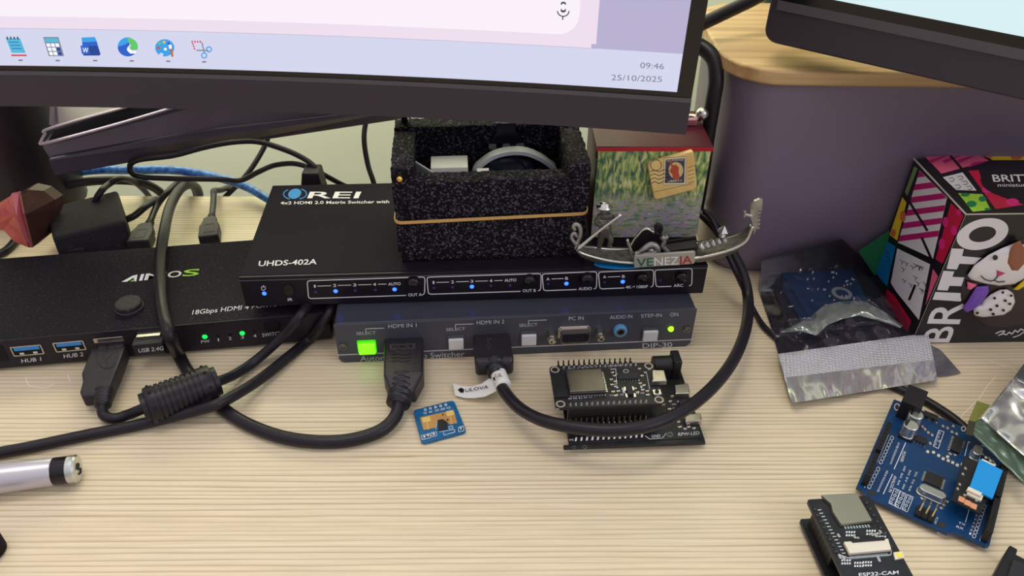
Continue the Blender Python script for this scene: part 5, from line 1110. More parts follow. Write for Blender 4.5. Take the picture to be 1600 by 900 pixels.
smd(sb, gS, [(663, 683), (669, 681), (678, 679), (720, 670)], 1.7, 1.7, 1.0, .25, m_whitep)

# --- stacked black boards in the middle
ME = frame(20.8, 254.2, 0, radians(4.42)); ZE = 18.54
gx4 = onplane(ME, 2, 4.0)
exb = thing('breakout_board', 'wide black breakout board with rows of pins, under the silver-capped wireless board', 'circuit board', ME)
pA, pB, pL, pL2 = gx4(889, 694), gx4(1101, 680), gx4(871, 640), gx4(1103, 692)
mb = MB(); xl, xr = pA.x, gx4(1100, 683).x; yb_ = pA.y; 
mb.prism([(xl, yb_), (xr, yb_), (xr, yb_+51), (xl, yb_+51)], 2.4, 4.0); mb.build('pcb', m_pcbblack, exb, bevel=.12)
mb = MB(); ys = gx4(881, 700); yE = gx4(1102.4, 691.5)
mb.prism([(ys.x, ys.y), (yE.x, yE.y), (xr, yb_-.3), (ys.x, yb_-.3)], 2.4, 4.0); mb.build('breakaway_rail', m_pcbblack, exb, bevel=.12)
mb = MB()
for x in (xl+3, xr-3):
    for y in (yb_+3, yb_+48): mb.cyl((x, y, 0), 1.6, 2.4, 'z', 12)
mb.build('feet', m_hdr, exb)
for y in (1.7, 26.6):
    header(exb, 6, 44.5, y, 4.0, 8.5, 15)
wf_ = thing('wireless_board', 'black wireless board with a silver shield can, plugged on top of the breakout board', 'circuit board', ME)
mb = MB(); mb.prism(rrect(0, 51.5, 0, 28.3, 1.8, 4), ZE-1.6, ZE); mb.build('pcb', m_pcbblack, wf_, bevel=.12)
mb = MB(); mb.prism(rrect(.05, 51.45, .02, .3, .1, 1), ZE-1.5, ZE-.3); mb.build('board_edge', m_pcbedge, wf_)
for y in (1.7, 26.6):
    mb = MB(); mb.box(6, 44.5, y-1.2, y+1.2, 12.5, ZE-1.62); mb.build('pin_strip', m_hdr, wf_)
ge = onplane(ME, 2, ZE); gct = onplane(ME, 2, ZE+3)
cn = MB(); ct = P2(gct, (883, 579), (938, 575), (948, 609), (891, 612)); x0 = sum(p[0] for p in ct[::3])/2; x1 = sum(p[0] for p in ct[1:3])/2; y0 = (ct[2][1]+ct[3][1])/2; y1 = (ct[0][1]+ct[1][1])/2
cn.box(x0, x1, y0, y1, ZE+.8, ZE+3); can = cn.build('shield_can', m_can, wf_, bevel=.3)
cn = MB(); cn.box(x0-7.2, x1+.8, y0-1.0, y1+.5, ZE, ZE+.8); cn.build('radio_module', m_pcbblack, wf_, bevel=.08)
mb = MB()
for k in range(14): x = x0+.3+k*(x1-x0)/14; mb.box(x, x+.75, y0-1.5, y0-.6, ZE, ZE+.85)
for k in range(12): y = y0+1+k*(y1-y0-1)/12; mb.box(x1+.3, x1+1.2, y, y+.7, ZE, ZE+.85)
mb.build('edge_pads', m_solder, wf_)
sop(wf_, ge, (981, 590), 10, 3.9, 0, ZE, 8, 1.5); sop(wf_, ge, (984, 613), 5, 2.8, pi/2, ZE, 2, 1.4, 'regulator')
uc = comp(wf_, 'usb_socket', MATS['nickel'], ge, [(1017, 585), (1037, 585), (1041, 602), (1018, 603)], ZE, ZE+3.1, .5)
for c in ((1026, 615),):
    p = ge(*c); mb = MB(); mb.box(p.x-2, p.x+2, p.y-1.6, p.y+1.6, ZE, ZE+1.3); bt = mb.build('tact_button', m_solder, wf_, bevel=.2); mb = MB(); mb.cyl((p.x, p.y, ZE+1.3), 1, .5, 'z', 14); mb.build('cap', m_hdr, bt)
mb = MB()
for x, y in ((2.6, 2.6), (48.9, 2.6), (2.6, 25.7), (48.9, 25.7)): mb.lathe([(2.2, ZE), (2.2, ZE+.08), (1.5, ZE+.08), (1.5, ZE+.02)], (x, y, 0), 'z', 18, cap=False)
mb.build('mounting_rings', mat('pad_tan', (190, 176, 160), .4, .4), wf_)
mb = MB()
for k in range(15):
    x = 7.1+k*2.54
    for y in (1.7, 26.6): mb.lathe([(.85, ZE), (.7, ZE+.4), (.3, ZE+1.1), (.05, ZE+1.3)], (x, y, 0), 'z', 10)
mb.build('solder_joints', m_solder, wf_)
smd(wf_, ge, [(957, 583), (960, 588), (955, 594), (961, 597), (956, 602), (962, 605), (999, 577), (1003, 588), (1000, 600), (1006, 603), (992, 608), (996, 614), (1004, 610), (966, 612), (962, 619), (958, 613), (1011, 612), (1012, 618), (1008, 583), (1014, 578)], ZE, 1.5, .8, .1)
smd(wf_, ge, [(964, 606), (1002, 606)], ZE, 1.5, .9, 1.5, mat('cap_blue', (110, 150, 200), .4)); smd(wf_, ge, [(974, 611)], ZE, 2.4, 3.2, 0, mat('tantalum', (206, 196, 180), .5), False)
d = Decal(ge, .05)
for k in range(15): d.text('GD23D5V3TXRX'[k % 10:k % 10+2], (888+k*8.1, 624-k*.62), (893.5+k*8.1, 623.6-k*.62), 2.2)
for k in range(15): d.text('EN34D2VP5V13'[k % 10:k % 10+2], (908+k*6.8-20, 577-k*.45), (912.5+k*6.8-20, 576.7-k*.45), 2.0)
d.ring(978, 580, 4, .8, 0, 2.4); d.line([(954, 577), (962, 576.5), (964, 600), (956, 601)], .7); d.line([(1010, 582), (1015, 608)], .7)
d.build('silkscreen', m_silk, wf_)
# header pins of the breakout board
mb = MB(); pk = MB()
for r in range(3):
    y = yb_+ (5.2, 8.0, 11.0)[r]
    pk.box(6.2, 44.3, y-1.2, y+1.2, 4.0, 6.4)
    for k in range(15): x = 7.1+k*2.54; mb.box(x-.32, x+.32, y-.32, y+.32, 6.4, 12.2)
hp = pk.build('front_pin_strip', m_hdr, exb); mb.build('front_pins', m_pin, hp)
mb = MB(); pk = MB(); yr = ge(880, 565).y
for r in range(2):
    y = 32.6+r*2.6; pk.box(6.2, 44.3, y-1.2, y+1.2, 4, 6.4)
    for k in range(15): x = 5.5+k*2.6; mb.box(x-.32, x+.32, y-.32, y+.32, 6.4, 15.5)
hp = pk.build('rear_pin_strip', m_hdr, exb); tag(mb.build('rear_pins', mat('pin_dark', (70, 64, 60), .3, .8), hp), 'dark pins')
gj = onplane(ME, 2, 4.0)
mb = MB(); pj = gj(1060, 592); jx = pj.x; jy = pj.y
mb.cyl((jx-13, jy+4.6, 10.4), 4.3, 9.6, 'x', 24); mb.box(jx-13, jx-3.5, jy+.4, jy+8.8, 4, 10.4); mb.prism([(jy, 4), (jy+9.2, 4), (jy+9.2, 15.5), (jy, 15.5)], jx-3.6, jx+.6, 'x'); autosmooth(mb.build('power_jack', m_hdr, exb, bevel=.35), 35)
m_st = MATS['nickel']
comp(exb, 'micro_usb_socket', m_st, gj, [(1053, 608), (1074, 605), (1077, 621), (1054, 622)], 4, 7, .4)
comp(exb, 'usb_c_socket', m_st, gj, [(1068, 655), (1093, 652), (1096, 664), (1070, 666)], 4, 7.2, .5)
sop(exb, gj, (1068, 633), 4.5, 3.2, 0, 4, 3, 1.5, 'regulator')
smd(exb, gj, [(1050, 620), (1047, 628), (1052, 645), (1058, 650), (1062, 668), (1070, 671), (1076, 668), (1084, 670), (1050, 656), (1060, 660), (1046, 640), (1078, 655)], 4, 1.7, .9, .1)
d = Decal(gx4, .05)
for k in range(13): d.P([(898+k*8.6, 689.5-k*.5), (901+k*8.6, 689.3-k*.5), (902+k*8.6, 683.5-k*.5), (899+k*8.6, 683.7-k*.5)])
d.text('RPW-LED', (1060, 681.5), (1093, 679), 5.2); d.text('GND', (1018, 684), (1032, 683), 4.2); d.line([(1008, 681), (1015, 686), (1035, 684.5), (1041, 677)], .8)
for k in range(4): d.line([(1050+k*1.2, 632+k*6), (1056+k*1.2, 631.5+k*6)], .9)
for k, t in enumerate(('VS', '3V3', 'GND')): d.text(t, (889-k*1, 689-k*6), (896-k*1, 688.5-k*6), 3)
d.ring(1047, 679, 3.6, 2.2, 0, 2.8); d.line([(890, 690.5), (1098, 678.5)], .0001)
d.ring(897, 699.5, 2.0, 1.8, 0, 1.6); d.ring(914, 698.5, 2.2, 1.9, 0, 1.8)
d.build('silkscreen', m_silk, exb)
# ------------------------------------------------------------------ pop-art box
MBx = frame(218.2, 323.6, 0, radians(2.5)); BW, BD, BH = 92, 56.5, 83
box = thing('gift_box', 'black carton printed BRITTO with colourful stripes and dots, standing at the right edge', 'box', MBx)
m_carton = mat('black_carton', (24, 20, 26), .35)
mb = MB(); mb.box(0, BW, 0, BD, 0, BH); mb.build('carton', m_carton, box, bevel=.5)
gbs, gbt, gbf = onplane(MBx, 0, 0), onplane(MBx, 2, BH), onplane(MBx, 1, 0)
BM = [mat('pop_magenta', (190, 22, 108), .4), mat('pop_white', (226, 222, 222), .4), mat('pop_crimson', (196, 24, 66), .4), mat('pop_yellow', (240, 204, 40), .4), mat('pop_orange', (214, 110, 60), .4), mat('pop_green', (120, 150, 88), .4),
      mat('pop_blue', (20, 116, 176), .4), mat('pop_lime', (160, 212, 60), .4), mat('pop_darkgreen', (20, 124, 74), .4), m_carton, mat('pop_pink', (226, 96, 130), .4), mat('pop_hotpink', (222, 40, 130), .4), mat('worn_card', (186, 178, 164), .8)]
d = Decal(gbs, .06)
d.P([(1428.5, 260), (1434, 263), (1418, 306), (1414, 300)], 5); d.P([(1410, 308), (1416.4, 316.5), (1402, 376), (1390, 367)], 3)
d.c(1411, 338, 4.5, 4, 9, off=.1); d.c(1396, 364, 4, 4, 6, off=.1)
TLs, TRs, BRs, BLs = Vector((1437, 266)), Vector((1480, 309)), Vector((1458, 404)), Vector((1403, 379))
d.P([tuple(TLs), tuple(TRs), tuple(BRs), tuple(BLs)], 1)
def clip_band(y0, y1):
    """band of the striped panel between two slanted lines (measured at its left and right edges)"""
    def xl(y): t = (y-266)/(379-266); return (1437+(1403-1437)*t)
    def edge(y):
        pts = []
        L0 = (xl(y), y) if y >= 266 else None
        return L0
    out = []
    for y in (y0, y1):
        # line: from left edge at height y, slope -.13 toward the right edge
        f = lambda x: y-.13*(x-xl(y))
        lo, hi = xl(y), 1480.0
        x = hi
        while x > lo:
            yy = f(x)
            right = 1437+(yy-266) if yy < 309 else 1480-(yy-309)*(22/95)
            if x <= right: break
            x -= .5
        out.append(((lo, y), (x, f(x))))
    return [out[0][0], out[0][1], out[1][1], out[1][0]]
for k in range(6):
    y = 268+k*20.0
    d.P(clip_band(max(y, 267), y+9.5), 0, .1) if y+9.5 < 378 else None
d.P([(1486, 317), (1506, 337), (1473, 412), (1462, 405)], 2); d.c(1477.5, 347, 4.5, 11, 8, off=.1); d.c(1491, 360, 5, 11, 8, off=.1); d.c(1472, 381, 5, 11, 9, off=.1); d.c(1498, 332, 4, 11, 5, off=.1)
d.P([(1385, 376), (1399.5, 385), (1386, 448), (1367, 425)], 6); d.P([(1402, 388), (1453.5, 413), (1436, 500), (1400, 455), (1392, 442)], 1)
d.P([(1458, 420), (1466, 432), (1446, 478)], 10); d.P([(1386, 452), (1398, 462), (1424, 502), (1418, 520), (1383, 470)], 2)
d.line([(1418, 310), (1449, 360)], 4, 9, off=.14); d.line([(1441, 372), (1458, 410)], 4, 9, off=.14); d.line([(1421, 468), (1430, 446)], 4, 9, off=.14)
random.seed(5)
for k in range(15):
    t, s_ = random.random(), random.random(); x = 1408+t*36+s_*6-4; y = 396+t*16+s_*46; 
    d.line([(x, y), (x+3, y+1), (x+4.5, y+4), (x+3, y+7)], .9, 9, off=.1); d.line([(x+4, y+4), (x+7, y+2)], .9, 9, off=.1)
for k in range(5): d.line([(1384+k*1.5, 392+k*8), (1388+k, 394+k*8), (1389+k, 398+k*8)], .8, 9, off=.1)
dt = Decal(gbt, .06)
dt.P([(1445, 244.5), (1529, 242), (1545, 251), (1471, 271.5)], 10)
for k in range(4): x = 1452+k*22; dt.P([(x-4+2, 251+0), (x+22, 243.5+0), (x+29, 243.2), (x+2, 256+k*0)] if k < 3 else [(1512, 262), (1538, 254), (1542, 251.5), (1520, 254)], 0, .1)
dt.line([(1485, 243.5), (1507, 269)], 4, 9, off=.14)
dt.P([(1473, 277), (1504, 269.5), (1526, 298), (1494, 297)], 1); dt.P([(1497, 302), (1535, 303.5), (1548, 328), (1520, 331)], 7)
for x, y, rx, ry in ((1508, 304.5, 7, 3), (1518, 319, 8, 5), (1535, 311, 6, 4.5), (1543, 327, 5, 2)): dt.c(x, y, rx, 8, ry, off=.1)
dt.P([(1513, 267), (1529, 266), (1537, 289), (1562, 306.5), (1600, 320), (1555.5, 327)], 2); dt.c(1542, 297, 8, 11, 5, off=.1); dt.c(1582, 316, 10, 11, 6, off=.1)
dt.P([(1537.5, 242), (1640, 240.5), (1640, 250), (1551, 250.3)], 3); dt.c(1546, 244.5, 6, 4, 2.6, off=.1); dt.c(1588, 246.5, 9, 4, 3.4, off=.1)
dt.P(circ(1598, 281, 66, 40, 30), 9, .18)
for x, y in ((1482, 279), (1496, 276), (1503, 284), (1492, 290), (1510, 292)): dt.line([(x, y), (x+6, y-1), (x+9, y+2), (x+6, y+5), (x+2, y+4)], .9, 9, off=.1)
dt.text('BRITTO', (1552, 284.5), (1634, 284), 11, 1, True, up=(-.25, -1), off=.24); dt.text('miniature', (1559, 292.5), (1609, 292), 5.6, 1, up=(-.2, -1), off=.24)
df = Decal(gbf, .06)
def fl(t, A, B, h, u): df.text(t, A, B, h, 1, True, up=u)
# the name runs up the front face: baseline on the right, tops of the letters to the left
fl('B', (1483, 534.5), (1493, 507.5), 48, (-1, 0)); 
def thick(P): df.P(P, 1)
for P in ():
    thick(P)
def rl_(Z0, Z1): pass
BL_ = lambda x, z: Vector((x, -.06, z))
class LB(MB): pass
let = MB()
def hole_poly(outer, inner):
    n = len(outer); let.add([BL_(*p) for p in outer]+[BL_(*p) for p in inner], [(i, (i+1) % n, n+(i+1) % n, n+i) for i in range(n)])
def q_(pts): let.add([BL_(*p) for p in pts], [tuple(range(len(pts)))])
def loc(px, py): p = gbf(px, py); return (p.x, p.z)
# letter O, T, T, I drawn in the face's own coordinates, R and B from lettering
o_c = loc(1535, 366); hole_poly([(o_c[0]+12.5*cos(a), o_c[1]+9.4*sin(a)) for a in [2*pi*i/32 for i in range(32)]], [(o_c[0]+6.6*cos(a), o_c[1]+4.6*sin(a)) for a in [2*pi*i/32 for i in range(32)]])
t1 = [loc(1487, 388), loc(1506, 389), loc(1503, 400), loc(1545, 404), loc(1541, 414), loc(1499, 412), loc(1495, 421), loc(1479, 420)]; q_(t1)
t2 = [loc(1474, 423), loc(1491, 424), loc(1488, 432.5), loc(1521, 434), loc(1516, 447.5), loc(1483.5, 446.5), loc(1480.5, 454), loc(1464, 453)]; q_(t2)
q_([loc(1461.5, 456), loc(1505, 458), loc(1501, 471), loc(1457, 468)])
lo_ = let
d2 = df
df.v = []; df.f = []; df.m = []
df.text('R', (1498, 506.5), (1508, 472), 50, 1, True, up=(-1, -.02)); df.text('B', (1482, 535), (1493.5, 510), 44, 1, True, up=(-1, 0))
k0 = len(df.v); df.v += let.v; df.f += [[k0+i for i in f] for f in let.f]; df.m += [1]*len(let.f)
df.line([(1556, 521), (1562, 518), (1570, 517), (1566, 522), (1560, 524), (1566, 521), (1572, 523), (1577, 519), (1581, 522), (1586, 516), (1590, 519), (1595, 514), (1600, 516), (1608, 512)], 1.7, 1); df.line([(1583, 527), (1592, 524), (1602, 517)], 1.4, 1)
d.build('side_print', BM, box); dt.build('top_print', BM, box); df.build('front_print', BM, box)
mb = MB(); mb.tube([(0, 0, 0.5), (-.1, -.1, 30), (-.1, -.1, BH)], .1, 6); mb.tube([(0, 0, BH), (-.1, BD, BH+.1)], .45, 6, sub=1); mb.tube([(0, 0, BH), (BW, 0, BH)], .35, 6, sub=1); mb.build('worn_edge', BM[12], box)
# window and the figurine behind it
wp = [loc(1501, 450), loc(1508, 430), loc(1530, 405), loc(1562, 388), loc(1600, 372)]+[(66, loc(1600, 372)[1]), (72, 38), (66, 16)]+[loc(1600, 505), loc(1575, 511), loc(1548, 510), loc(1527, 500), loc(1508, 482), loc(1501, 465)]
mb = MB(); mb.add([Vector((x, -.18, z)) for x, z in wp], [tuple(range(len(wp)))]); mb.add([Vector((x*1, -.12, z)) for x, z in wp], [tuple(range(len(wp)))]); mb.build('window', mat('window_dark', (48, 34, 34), .18), box)
fg = thing('dog_figurine', 'small white dog figurine with brown ear and spotted leg, in the carton window', 'figurine', MBx)
m_por = mat('white_porcelain', (232, 226, 222), .15, coat=.5)
def fpt(px, py, y=-2.5): p = onplane(MBx, 1, y)(px, py); return Vector((p.x, y, p.z))
def blob(name, l, dep, m, par, y=-2.0, sm=True, bulge=.6):
    mb = MB(); P = [fpt(x, z, y+.9) for x, z in l]; n = len(P); c = sum(P, Vector())/n; V = []
    lay = [(1, 0), (.97, -dep*.35), (.85, -dep*.7), (.6, -dep*.92), (.25, -dep)]
    for s_, dy in lay: V += [Vector((c.x+(p.x-c.x)*s_, y+.9+dy, c.z+(p.z-c.z)*s_)) for p in P]
    mb.add(V, [(j*n+i, j*n+(i+1) % n, (j+1)*n+(i+1) % n, (j+1)*n+i) for j in range(4) for i in range(n)]+[tuple(range(n)), tuple(range(4*n, 5*n))])
    return autosmooth(mb.build(name, m, par, M=None), 60)
bd = blob('body', [(1512, 430), (1522, 415), (1545, 398), (1565, 388), (1590, 378), (1606, 385), (1612, 410), (1604, 432), (1585, 443), (1560, 446), (1535, 442), (1516, 436)], 2.6, m_por, fg)
blob('leg', [(1521, 484), (1524, 478), (1533, 476), (1538, 468), (1548, 460), (1562, 453), (1574, 452), (1583, 458), (1586, 470), (1580, 483), (1568, 491), (1550, 493), (1533, 495), (1522, 492)], 2.4, m_por, fg)
blob('scarf', [(1504, 480), (1512, 470), (1525, 448), (1544, 446), (1545, 455), (1532, 474), (1518, 484), (1508, 488)], 1.6, mat('violet_glaze', (118, 74, 178), .25), fg)
blob('scarf_tip', [(1511, 440), (1526, 444), (1516, 452), (1511, 451)], 1.2, mat('pink_glaze', (232, 110, 140), .25), fg)
blob('ear', [(1572, 410), (1577, 394), (1584, 380), (1594, 376), (1602, 390), (1600, 412), (1590, 423), (1579, 423)], 1.2, mat('brown_glaze', (150, 92, 62), .25), fg, y=-4.0)
blob('collar', [(1583, 452), (1600, 437), (1606, 436), (1604, 444), (1588, 453)], 1.2, mat('yellow_glaze', (236, 200, 40), .25), fg)
fd = Decal(onplane(MBx, 1, -3.9), .1)
fd = Decal(lambda x, y, off=0: fpt(x, y, -3.95), 0)
fd.c(1555, 402.5, 4.2, 0); fd.line([(1533, 431), (1539, 437), (1548, 439.5), (1554, 438), (1558, 433)], 1.6, 0); fd.line([(1553, 438), (1560, 441), (1570, 440)], 1.6, 0); fd.line([(1558, 434), (1559, 425)], 1.4, 0)
fd.P([(1557, 422), (1571, 427), (1559, 433)], 1)
for x, y in ((1554, 466), (1567, 457), (1558, 478), (1548, 484), (1568, 485), (1578, 475), (1552, 491), (1527, 489), (1571, 470), (1580, 462)): fd.c(x, y, 2.5, 0, 2.1)
fd.build('painted_marks', [m_blackg, mat('nose_pink', (196, 60, 110), .3)], fg)

# ------------------------------------------------------------------ antistatic bags
def film(name, col, alpha, rough, metal=0, bump=(180, .6), grid=False):
    m = mat(name, col, rough, metal, bump=bump, alpha=alpha, spec=.9, coat=.4); return m
m_film = film('smoky_film', (62, 60, 72), .34, .1, .2); m_foil = film('silver_film', (222, 224, 222), 1, .2, .75, (60, .35)); m_foilg = film('silver_green_film', (150, 178, 158), 1, .2, .7, (50, .5))
def weave():
    m = mat('embossed_seal', (205, 206, 208), .35, .0); N, L = m.node_tree.nodes, m.node_tree.links; b = N['Principled BSDF']
    tc = N.new('ShaderNodeTexCoord'); mp = N.new('ShaderNodeMapping'); mp.inputs['Rotation'].default_value = (0, 0, .2); L.new(tc.outputs['Object'], mp.inputs[0])
    a = N.new('ShaderNodeTexWave'); a.bands_direction = 'X'; a.inputs['Scale'].default_value = 170; c = N.new('ShaderNodeTexWave'); c.bands_direction = 'Y'; c.inputs['Scale'].default_value = 170
    L.new(mp.outputs[0], a.inputs[0]); L.new(mp.outputs[0], c.inputs[0]); k = N.new('ShaderNodeMath'); k.operation = 'MULTIPLY'; L.new(a.outputs['Fac'], k.inputs[0]); L.new(c.outputs['Fac'], k.inputs[1])
    bp = N.new('ShaderNodeBump'); bp.inputs['Strength'].default_value = 1; bp.inputs['Distance'].default_value = .0008; L.new(k.outputs[0], bp.inputs['Height']); L.new(bp.outputs[0], b.inputs['Normal'])
    r = N.new('ShaderNodeMapRange'); r.inputs[3].default_value = .55; r.inputs[4].default_value = 1; L.new(k.outputs[0], r.inputs[0]); mx = N.new('ShaderNodeMix'); mx.data_type = 'RGBA'; mx.inputs[6].default_value = srgb(182, 180, 186); mx.inputs[7].default_value = srgb(248, 248, 246); L.new(k.outputs[0], mx.inputs[0]); L.new(mx.outputs[2], b.inputs['Base Color']); return m
m_seal = weave()
def lerp2(a, b, t): return (a[0]+(b[0]-a[0])*t, a[1]+(b[1]-a[1])*t)
rowsL = [(0, (1237, 630), (1465, 594)), (.13, (1226, 590), (1459, 562)), (.30, (1216, 553), (1450, 520)), (.48, (1205, 512), (1425, 482)), (.75, (1184, 450), (1375, 428)), (1.0, (1190, 408), (1316, 374))]
def bag_px(u, v):
    for (v0, a0, b0), (v1, a1, b1) in zip(rowsL[:-1], rowsL[1:]):
        if v <= v1+1e-6: t = (v-v0)/(v1-v0); return lerp2(lerp2(a0, a1, t), lerp2(b0, b1, t), u)
    return lerp2(rowsL[-1][1], rowsL[-1][2], u)
ZP = 11.0
def bagz(u, v):
    e = min(1, min(u, 1-u)*5)
    if v < .3: z = 3.6+1.1*sin(u*9)+v*10+(1.3*max(0, sin(u*19+1))**3+.8*max(0, sin(u*31))**4)*max(0, 1-v/.14)+.5*noise.noise((u*40, v*20, 5))
    elif v < .5: z = 6+(v-.3)/.2*7*e
    else: z = 1.5+(ZP+.8)*min(1, e*1.2)
    z += (noise.noise((u*7, v*9, 3.1))*3.0+noise.noise((u*17, v*14, 1.7))*1.1)*(1 if v >= .3 else .25)*(.3+.7*e)
    if .42 < v < .62: z += 2.2*abs(sin(u*11+v*9))*e
    if v > .5 and e > .5: z = max(z, ZP+2.2)
    return max(z, .8+(.5*e))
def bagsurf(u, v):
    x, y = bag_px(u, v); p = atz(x, y, bagz(u, v))
    if v > .72: t = (v-.72)/.28; t = t*t*(3-2*t); p = p.lerp(aty(x, y, 377.0-.8*abs(noise.noise((u*5, v*5, 4)))), t)
    return p
bag = thing('antistatic_bag', 'smoky transparent antistatic bag with silver sealed end, holding a blue board, below the bin', 'bag', Matrix.Identity(4))
mb = MB(); mb.grid(lambda u, v: bagsurf(u, .30+v*.70), 60, 60); tag(mb.build('film', m_film, bag, smooth=True), 'smoky see-through film')
mb = MB(); mb.grid(lambda u, v: bagsurf(u, .13+v*.17), 60, 10); tag(mb.build('seal_strip', m_seal, bag, smooth=True), 'silver waffle-embossed strip')
mb = MB(); mb.grid(lambda u, v: bagsurf(u, v*.13), 60, 8); tag(mb.build('open_end', m_foil, bag, smooth=True), 'plain silver end')
mb = MB(); mb.grid(lambda u, v: atz(*bag_px(u, v), .5+.3*noise.noise((u*6, v*6, 0))+1.2*(v < .3)) if v < .7 else atz(*bag_px(u, .7), .5).lerp(bagsurf(u, 1)+Vector((0, .5, 0)), (v-.7)/.3), 20, 20); mb.build('rear_film', film('dark_film', (44, 42, 50), .9, .2, .4), bag, smooth=True)
crA = [(1221, 517), (1245, 506), (1268, 493), (1289, 476), (1320, 470), (1351, 471), (1380, 486), (1411, 509)]; crB = [(1226, 520), (1252, 518), (1276, 524), (1293, 508), (1315, 499), (1342, 493), (1374, 501), (1406, 513)]
def crest(u, v):
    k = min(6, int(u*7)); t = u*7-k; a = lerp2(crA[k], crA[k+1], t); b = lerp2(crB[k], crB[k+1], t); q = lerp2(a, b, v)
    return atz(q[0], q[1], 14.6+1.6*sin(v*pi)+1.3*noise.noise((u*13, v*3, 6.6))-5*max(0, .12-u)/.12-3*max(0, u-.88)/.12)
m_cr = film('crumpled_film', (176, 186, 178), .72, .16, .55, (260, 1.0))
mb = MB(); mb.grid(crest, 56, 8); mb.build('crumpled_fold', m_cr, bag, smooth=True)
gq = onplane(Matrix.Identity(4), 2, ZP)
pb = thing('relay_board', 'blue circuit board with solder points and a grey ring, inside the smoky bag', 'circuit board', Matrix.Identity(4))
mb = MB(); mb.prism(P2(gq, (1218, 419), (1322, 398), (1357, 474), (1262, 492)), ZP-1.6, ZP); mb.build('pcb', m_pcbblue, pb, bevel=.2)
mb = MB(); mb.prism(P2(gq, (1222, 424), (1240, 420), (1275, 486), (1262, 489)), 2, ZP-1.65); mb.prism(P2(gq, (1270, 425), (1310, 415), (1335, 460), (1290, 470)), 2, ZP-1.65); mb.build('component_blocks', mat('relay_blue', (24, 92, 160), .4), pb, bevel=.3)
mb = MB(); random.seed(3)
for k in range(34):
    u, v = random.random(), random.random(); a = lerp2((1245, 428), (1325, 412), u); b = lerp2((1272, 478), (1345, 466), u); q = lerp2(a, b, v); p = gq(*q); mb.lathe([(.8, ZP), (.6, ZP+.5), (.05, ZP+1)], (p.x, p.y, 0), 'z', 8)
for q in ((1250, 424), (1264, 421), (1279, 418)): p = gq(*q); mb.lathe([(1.2, ZP), (1, ZP+1.2), (.05, ZP+2.2)], (p.x, p.y, 0), 'z', 8)
mb.build('solder_joints', m_solder, pb)
p = gq(1315, 459); mb = MB(); mb.lathe([(5.6, ZP), (5.6, ZP+.6), (3.6, ZP+.6), (3.6, ZP+.1)], (p.x, p.y, 0), 'z', 28, cap=False); mb.build('ring', mat('ring_grey', (150, 158, 160), .5), pb)
# corner of another bag peeking out below it
b2 = MB()
V = [atz(1445, 535, .7), atz(1470, 548, .9), atz(1501, 583, .6), atz(1478, 588, .8), atz(1462, 589, .7), atz(1430, 575, .6), atz(1420, 545, .6)]
b2.slab(V, (0, 0, 1), .35); tag(b2.build('antistatic_bag', film('grey_film', (128, 126, 130), .9, .25, .5), None), 'grey bag corner poking out to the right below the smoky antistatic bag', 'bag')
# silver bag at the right edge
bg = thing('antistatic_bag', 'crumpled silver bag at the right edge, overlapping the corner of the blue UNO board', 'bag', Matrix.Identity(4))
def s3(u, v):
    a = lerp2((1532, 654), (1583, 591), v); b = lerp2((1604, 716), (1680, 640), v); q = lerp2(a, b, u)
    z = 15+2.0*sin(v*6.5+u*2)+1.5*noise.noise((u*4, v*5, 9)); return atz(q[0], q[1], z)
mb = MB(); mb.grid(s3, 24, 24); tag(mb.build('front_sheet', m_foil, bg, smooth=True, solid=.15), 'bright silver sheet')
def s4(u, v):
    a = lerp2((1508, 668), (1532, 654), v); b = lerp2((1606, 762), (1604, 716), v); q = lerp2(a, b, u)
    z = 12.6+v*2.0+.5*noise.noise((u*6, v*5, 2)); return atz(q[0], q[1], z)
mb = MB(); mb.grid(s4, 24, 8); tag(mb.build('side_sheet', film('green_film', (92, 112, 96), 1, .25, .5), bg, smooth=True, solid=.15), 'green-grey reflecting sheet')
def s5(u, v):
    a = lerp2((1583, 591), (1606, 560), v); b = lerp2((1680, 640), (1690, 600), v); q = lerp2(a, b, u); return atz(q[0], q[1], 15-8*v)
mb = MB(); mb.grid(s5, 10, 6); mb.build('rear_sheet', film('dim_silver', (150, 158, 158), 1, .25, .7), bg, smooth=True, solid=.15)
mb = MB(); mb.slab([atz(1526, 627, 15), atz(1547, 634, 15), atz(1524, 661, 13.5), atz(1513, 658, 13.5)], (0, 0, 1), .4); mb.build('folded_corner', mat('olive_film', (128, 130, 66), .25, .4, bump=(80, .5)), bg)
mb = MB(); mb.slab([atz(1513, 658, 13.4), atz(1524, 661, 13.4), atz(1519, 683, 12.5), atz(1508, 680, 12.5)], (0, 0, 1), .6); mb.build('gathered_neck', mat('neck_film', (66, 60, 52), .35, .3, bump=(300, .6)), bg)

# green card behind the box
mb = MB(); A, B_, C_ = aty(1338, 404, 379), aty(1388, 366, 379), aty(1375, 440, 379)
mb.slab([aty(1342, 394, 377), aty(1390, 362, 377), aty(1384, 440, 377), aty(1366, 430, 377)], (0, 1, 0), 1.2)
tag(mb.build('green_card', mat('green_card', (30, 104, 62), .5), None), 'dark green card standing between the smoky bag and the carton', 'card')

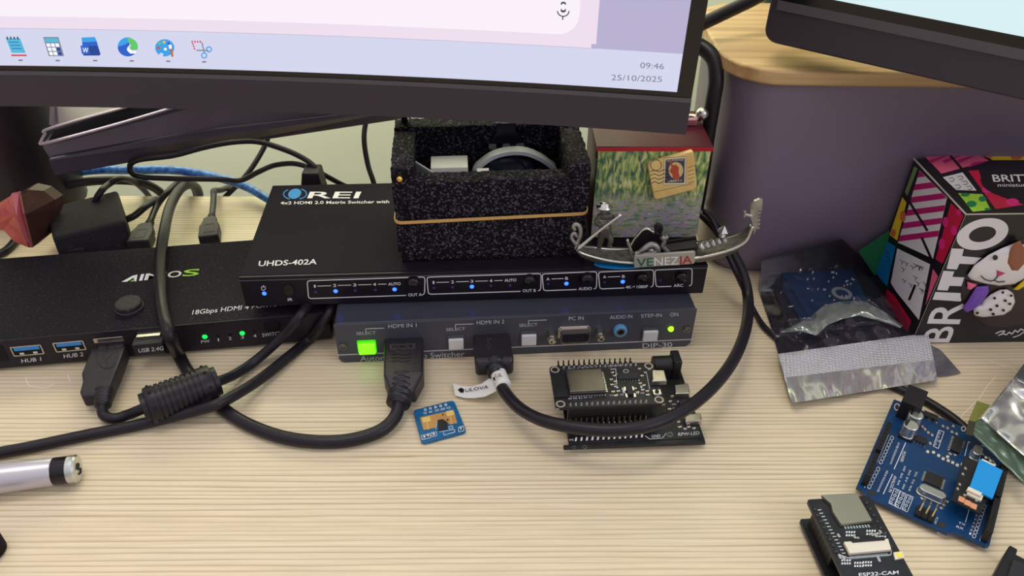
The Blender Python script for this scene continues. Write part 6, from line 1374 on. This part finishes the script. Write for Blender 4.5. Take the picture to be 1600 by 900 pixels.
# ------------------------------------------------------------------ silver pen, bottom left; black parts at the edges
pa, pb_ = atz(-60, 754, 8), atz(122, 732, 7)
ax = (pb_-pa).normalized(); Ln = (pb_-pa).length
pen = thing('marker_pen', 'silver round-ended pen with a black band, lying at the lower left edge', 'pen', Matrix.Identity(4))
Mp = Matrix.Translation(pa) @ ax.to_track_quat('Z', 'Y').to_matrix().to_4x4()
R1 = 6.2
mb = MB(); mb.M = Mp; mb.lathe([(R1+.9, -60), (R1+.9, 0), (R1, Ln-10), (R1-.2, Ln-9.6)], n=32); autosmooth(mb.build('barrel', mat('satin_silver', (196, 192, 198), .32, .5), pen), 30)
mb = MB(); mb.M = Mp; mb.lathe([(R1-.15, Ln-9.6), (R1-.15, Ln-3.6)], n=32); autosmooth(mb.build('band', m_blackg, pen), 30)
mb = MB(); mb.M = Mp; mb.lathe([(R1-.1, Ln-3.6), (R1, Ln-3.2), (R1, Ln-.8), (R1-.6, Ln), (R1-1.2, Ln+.1), (.1, Ln+.1)], n=32); e_ = autosmooth(mb.build('end_cap', m_alu, pen), 30)
mb = MB(); mb.M = Mp
mb.tube([(-2, 1.5, Ln+.3), (0, 2.6, Ln+.3), (1.6, 1.2, Ln+.3), (-.5, -.2, Ln+.3), (1.5, -1.6, Ln+.3), (-.2, -2.8, Ln+.3), (-2, -1.6, Ln+.3)], .35, 6); mb.build('engraved_mark', m_hdr, e_)
gk = onplane(Matrix.Identity(4), 2, 10)
kb = thing('terminal_block', 'black plastic connector block cut off by the bottom right corner', 'connector', Matrix.Identity(4))
mb = MB(); mb.prism(P2(gk, (1578, 851), (1591, 858), (1588, 866), (1640, 892), (1620, 960), (1535, 935), (1554, 896)), .2, 10); mb.build('body', m_hdr, kb, bevel=.6)
mb = MB(); mb.prism(P2(onplane(Matrix.Identity(4), 2, 11), (1583, 873), (1612, 886), (1600, 925), (1570, 912)), 10.05, 11); mb.build('raised_top', m_plug, kb, bevel=.3)
a = atz(-25, 850, 6)
mb = MB(); mb.lathe([(5.5, 0), (6.5, .8), (6.5, 8), (5.5, 9), (.1, 9)], (a.x, a.y, .1), 'z', 26); tag(autosmooth(mb.build('bottle_cap', m_blackm, None)), 'dark round cap just peeking in at the lower left edge', 'cap')
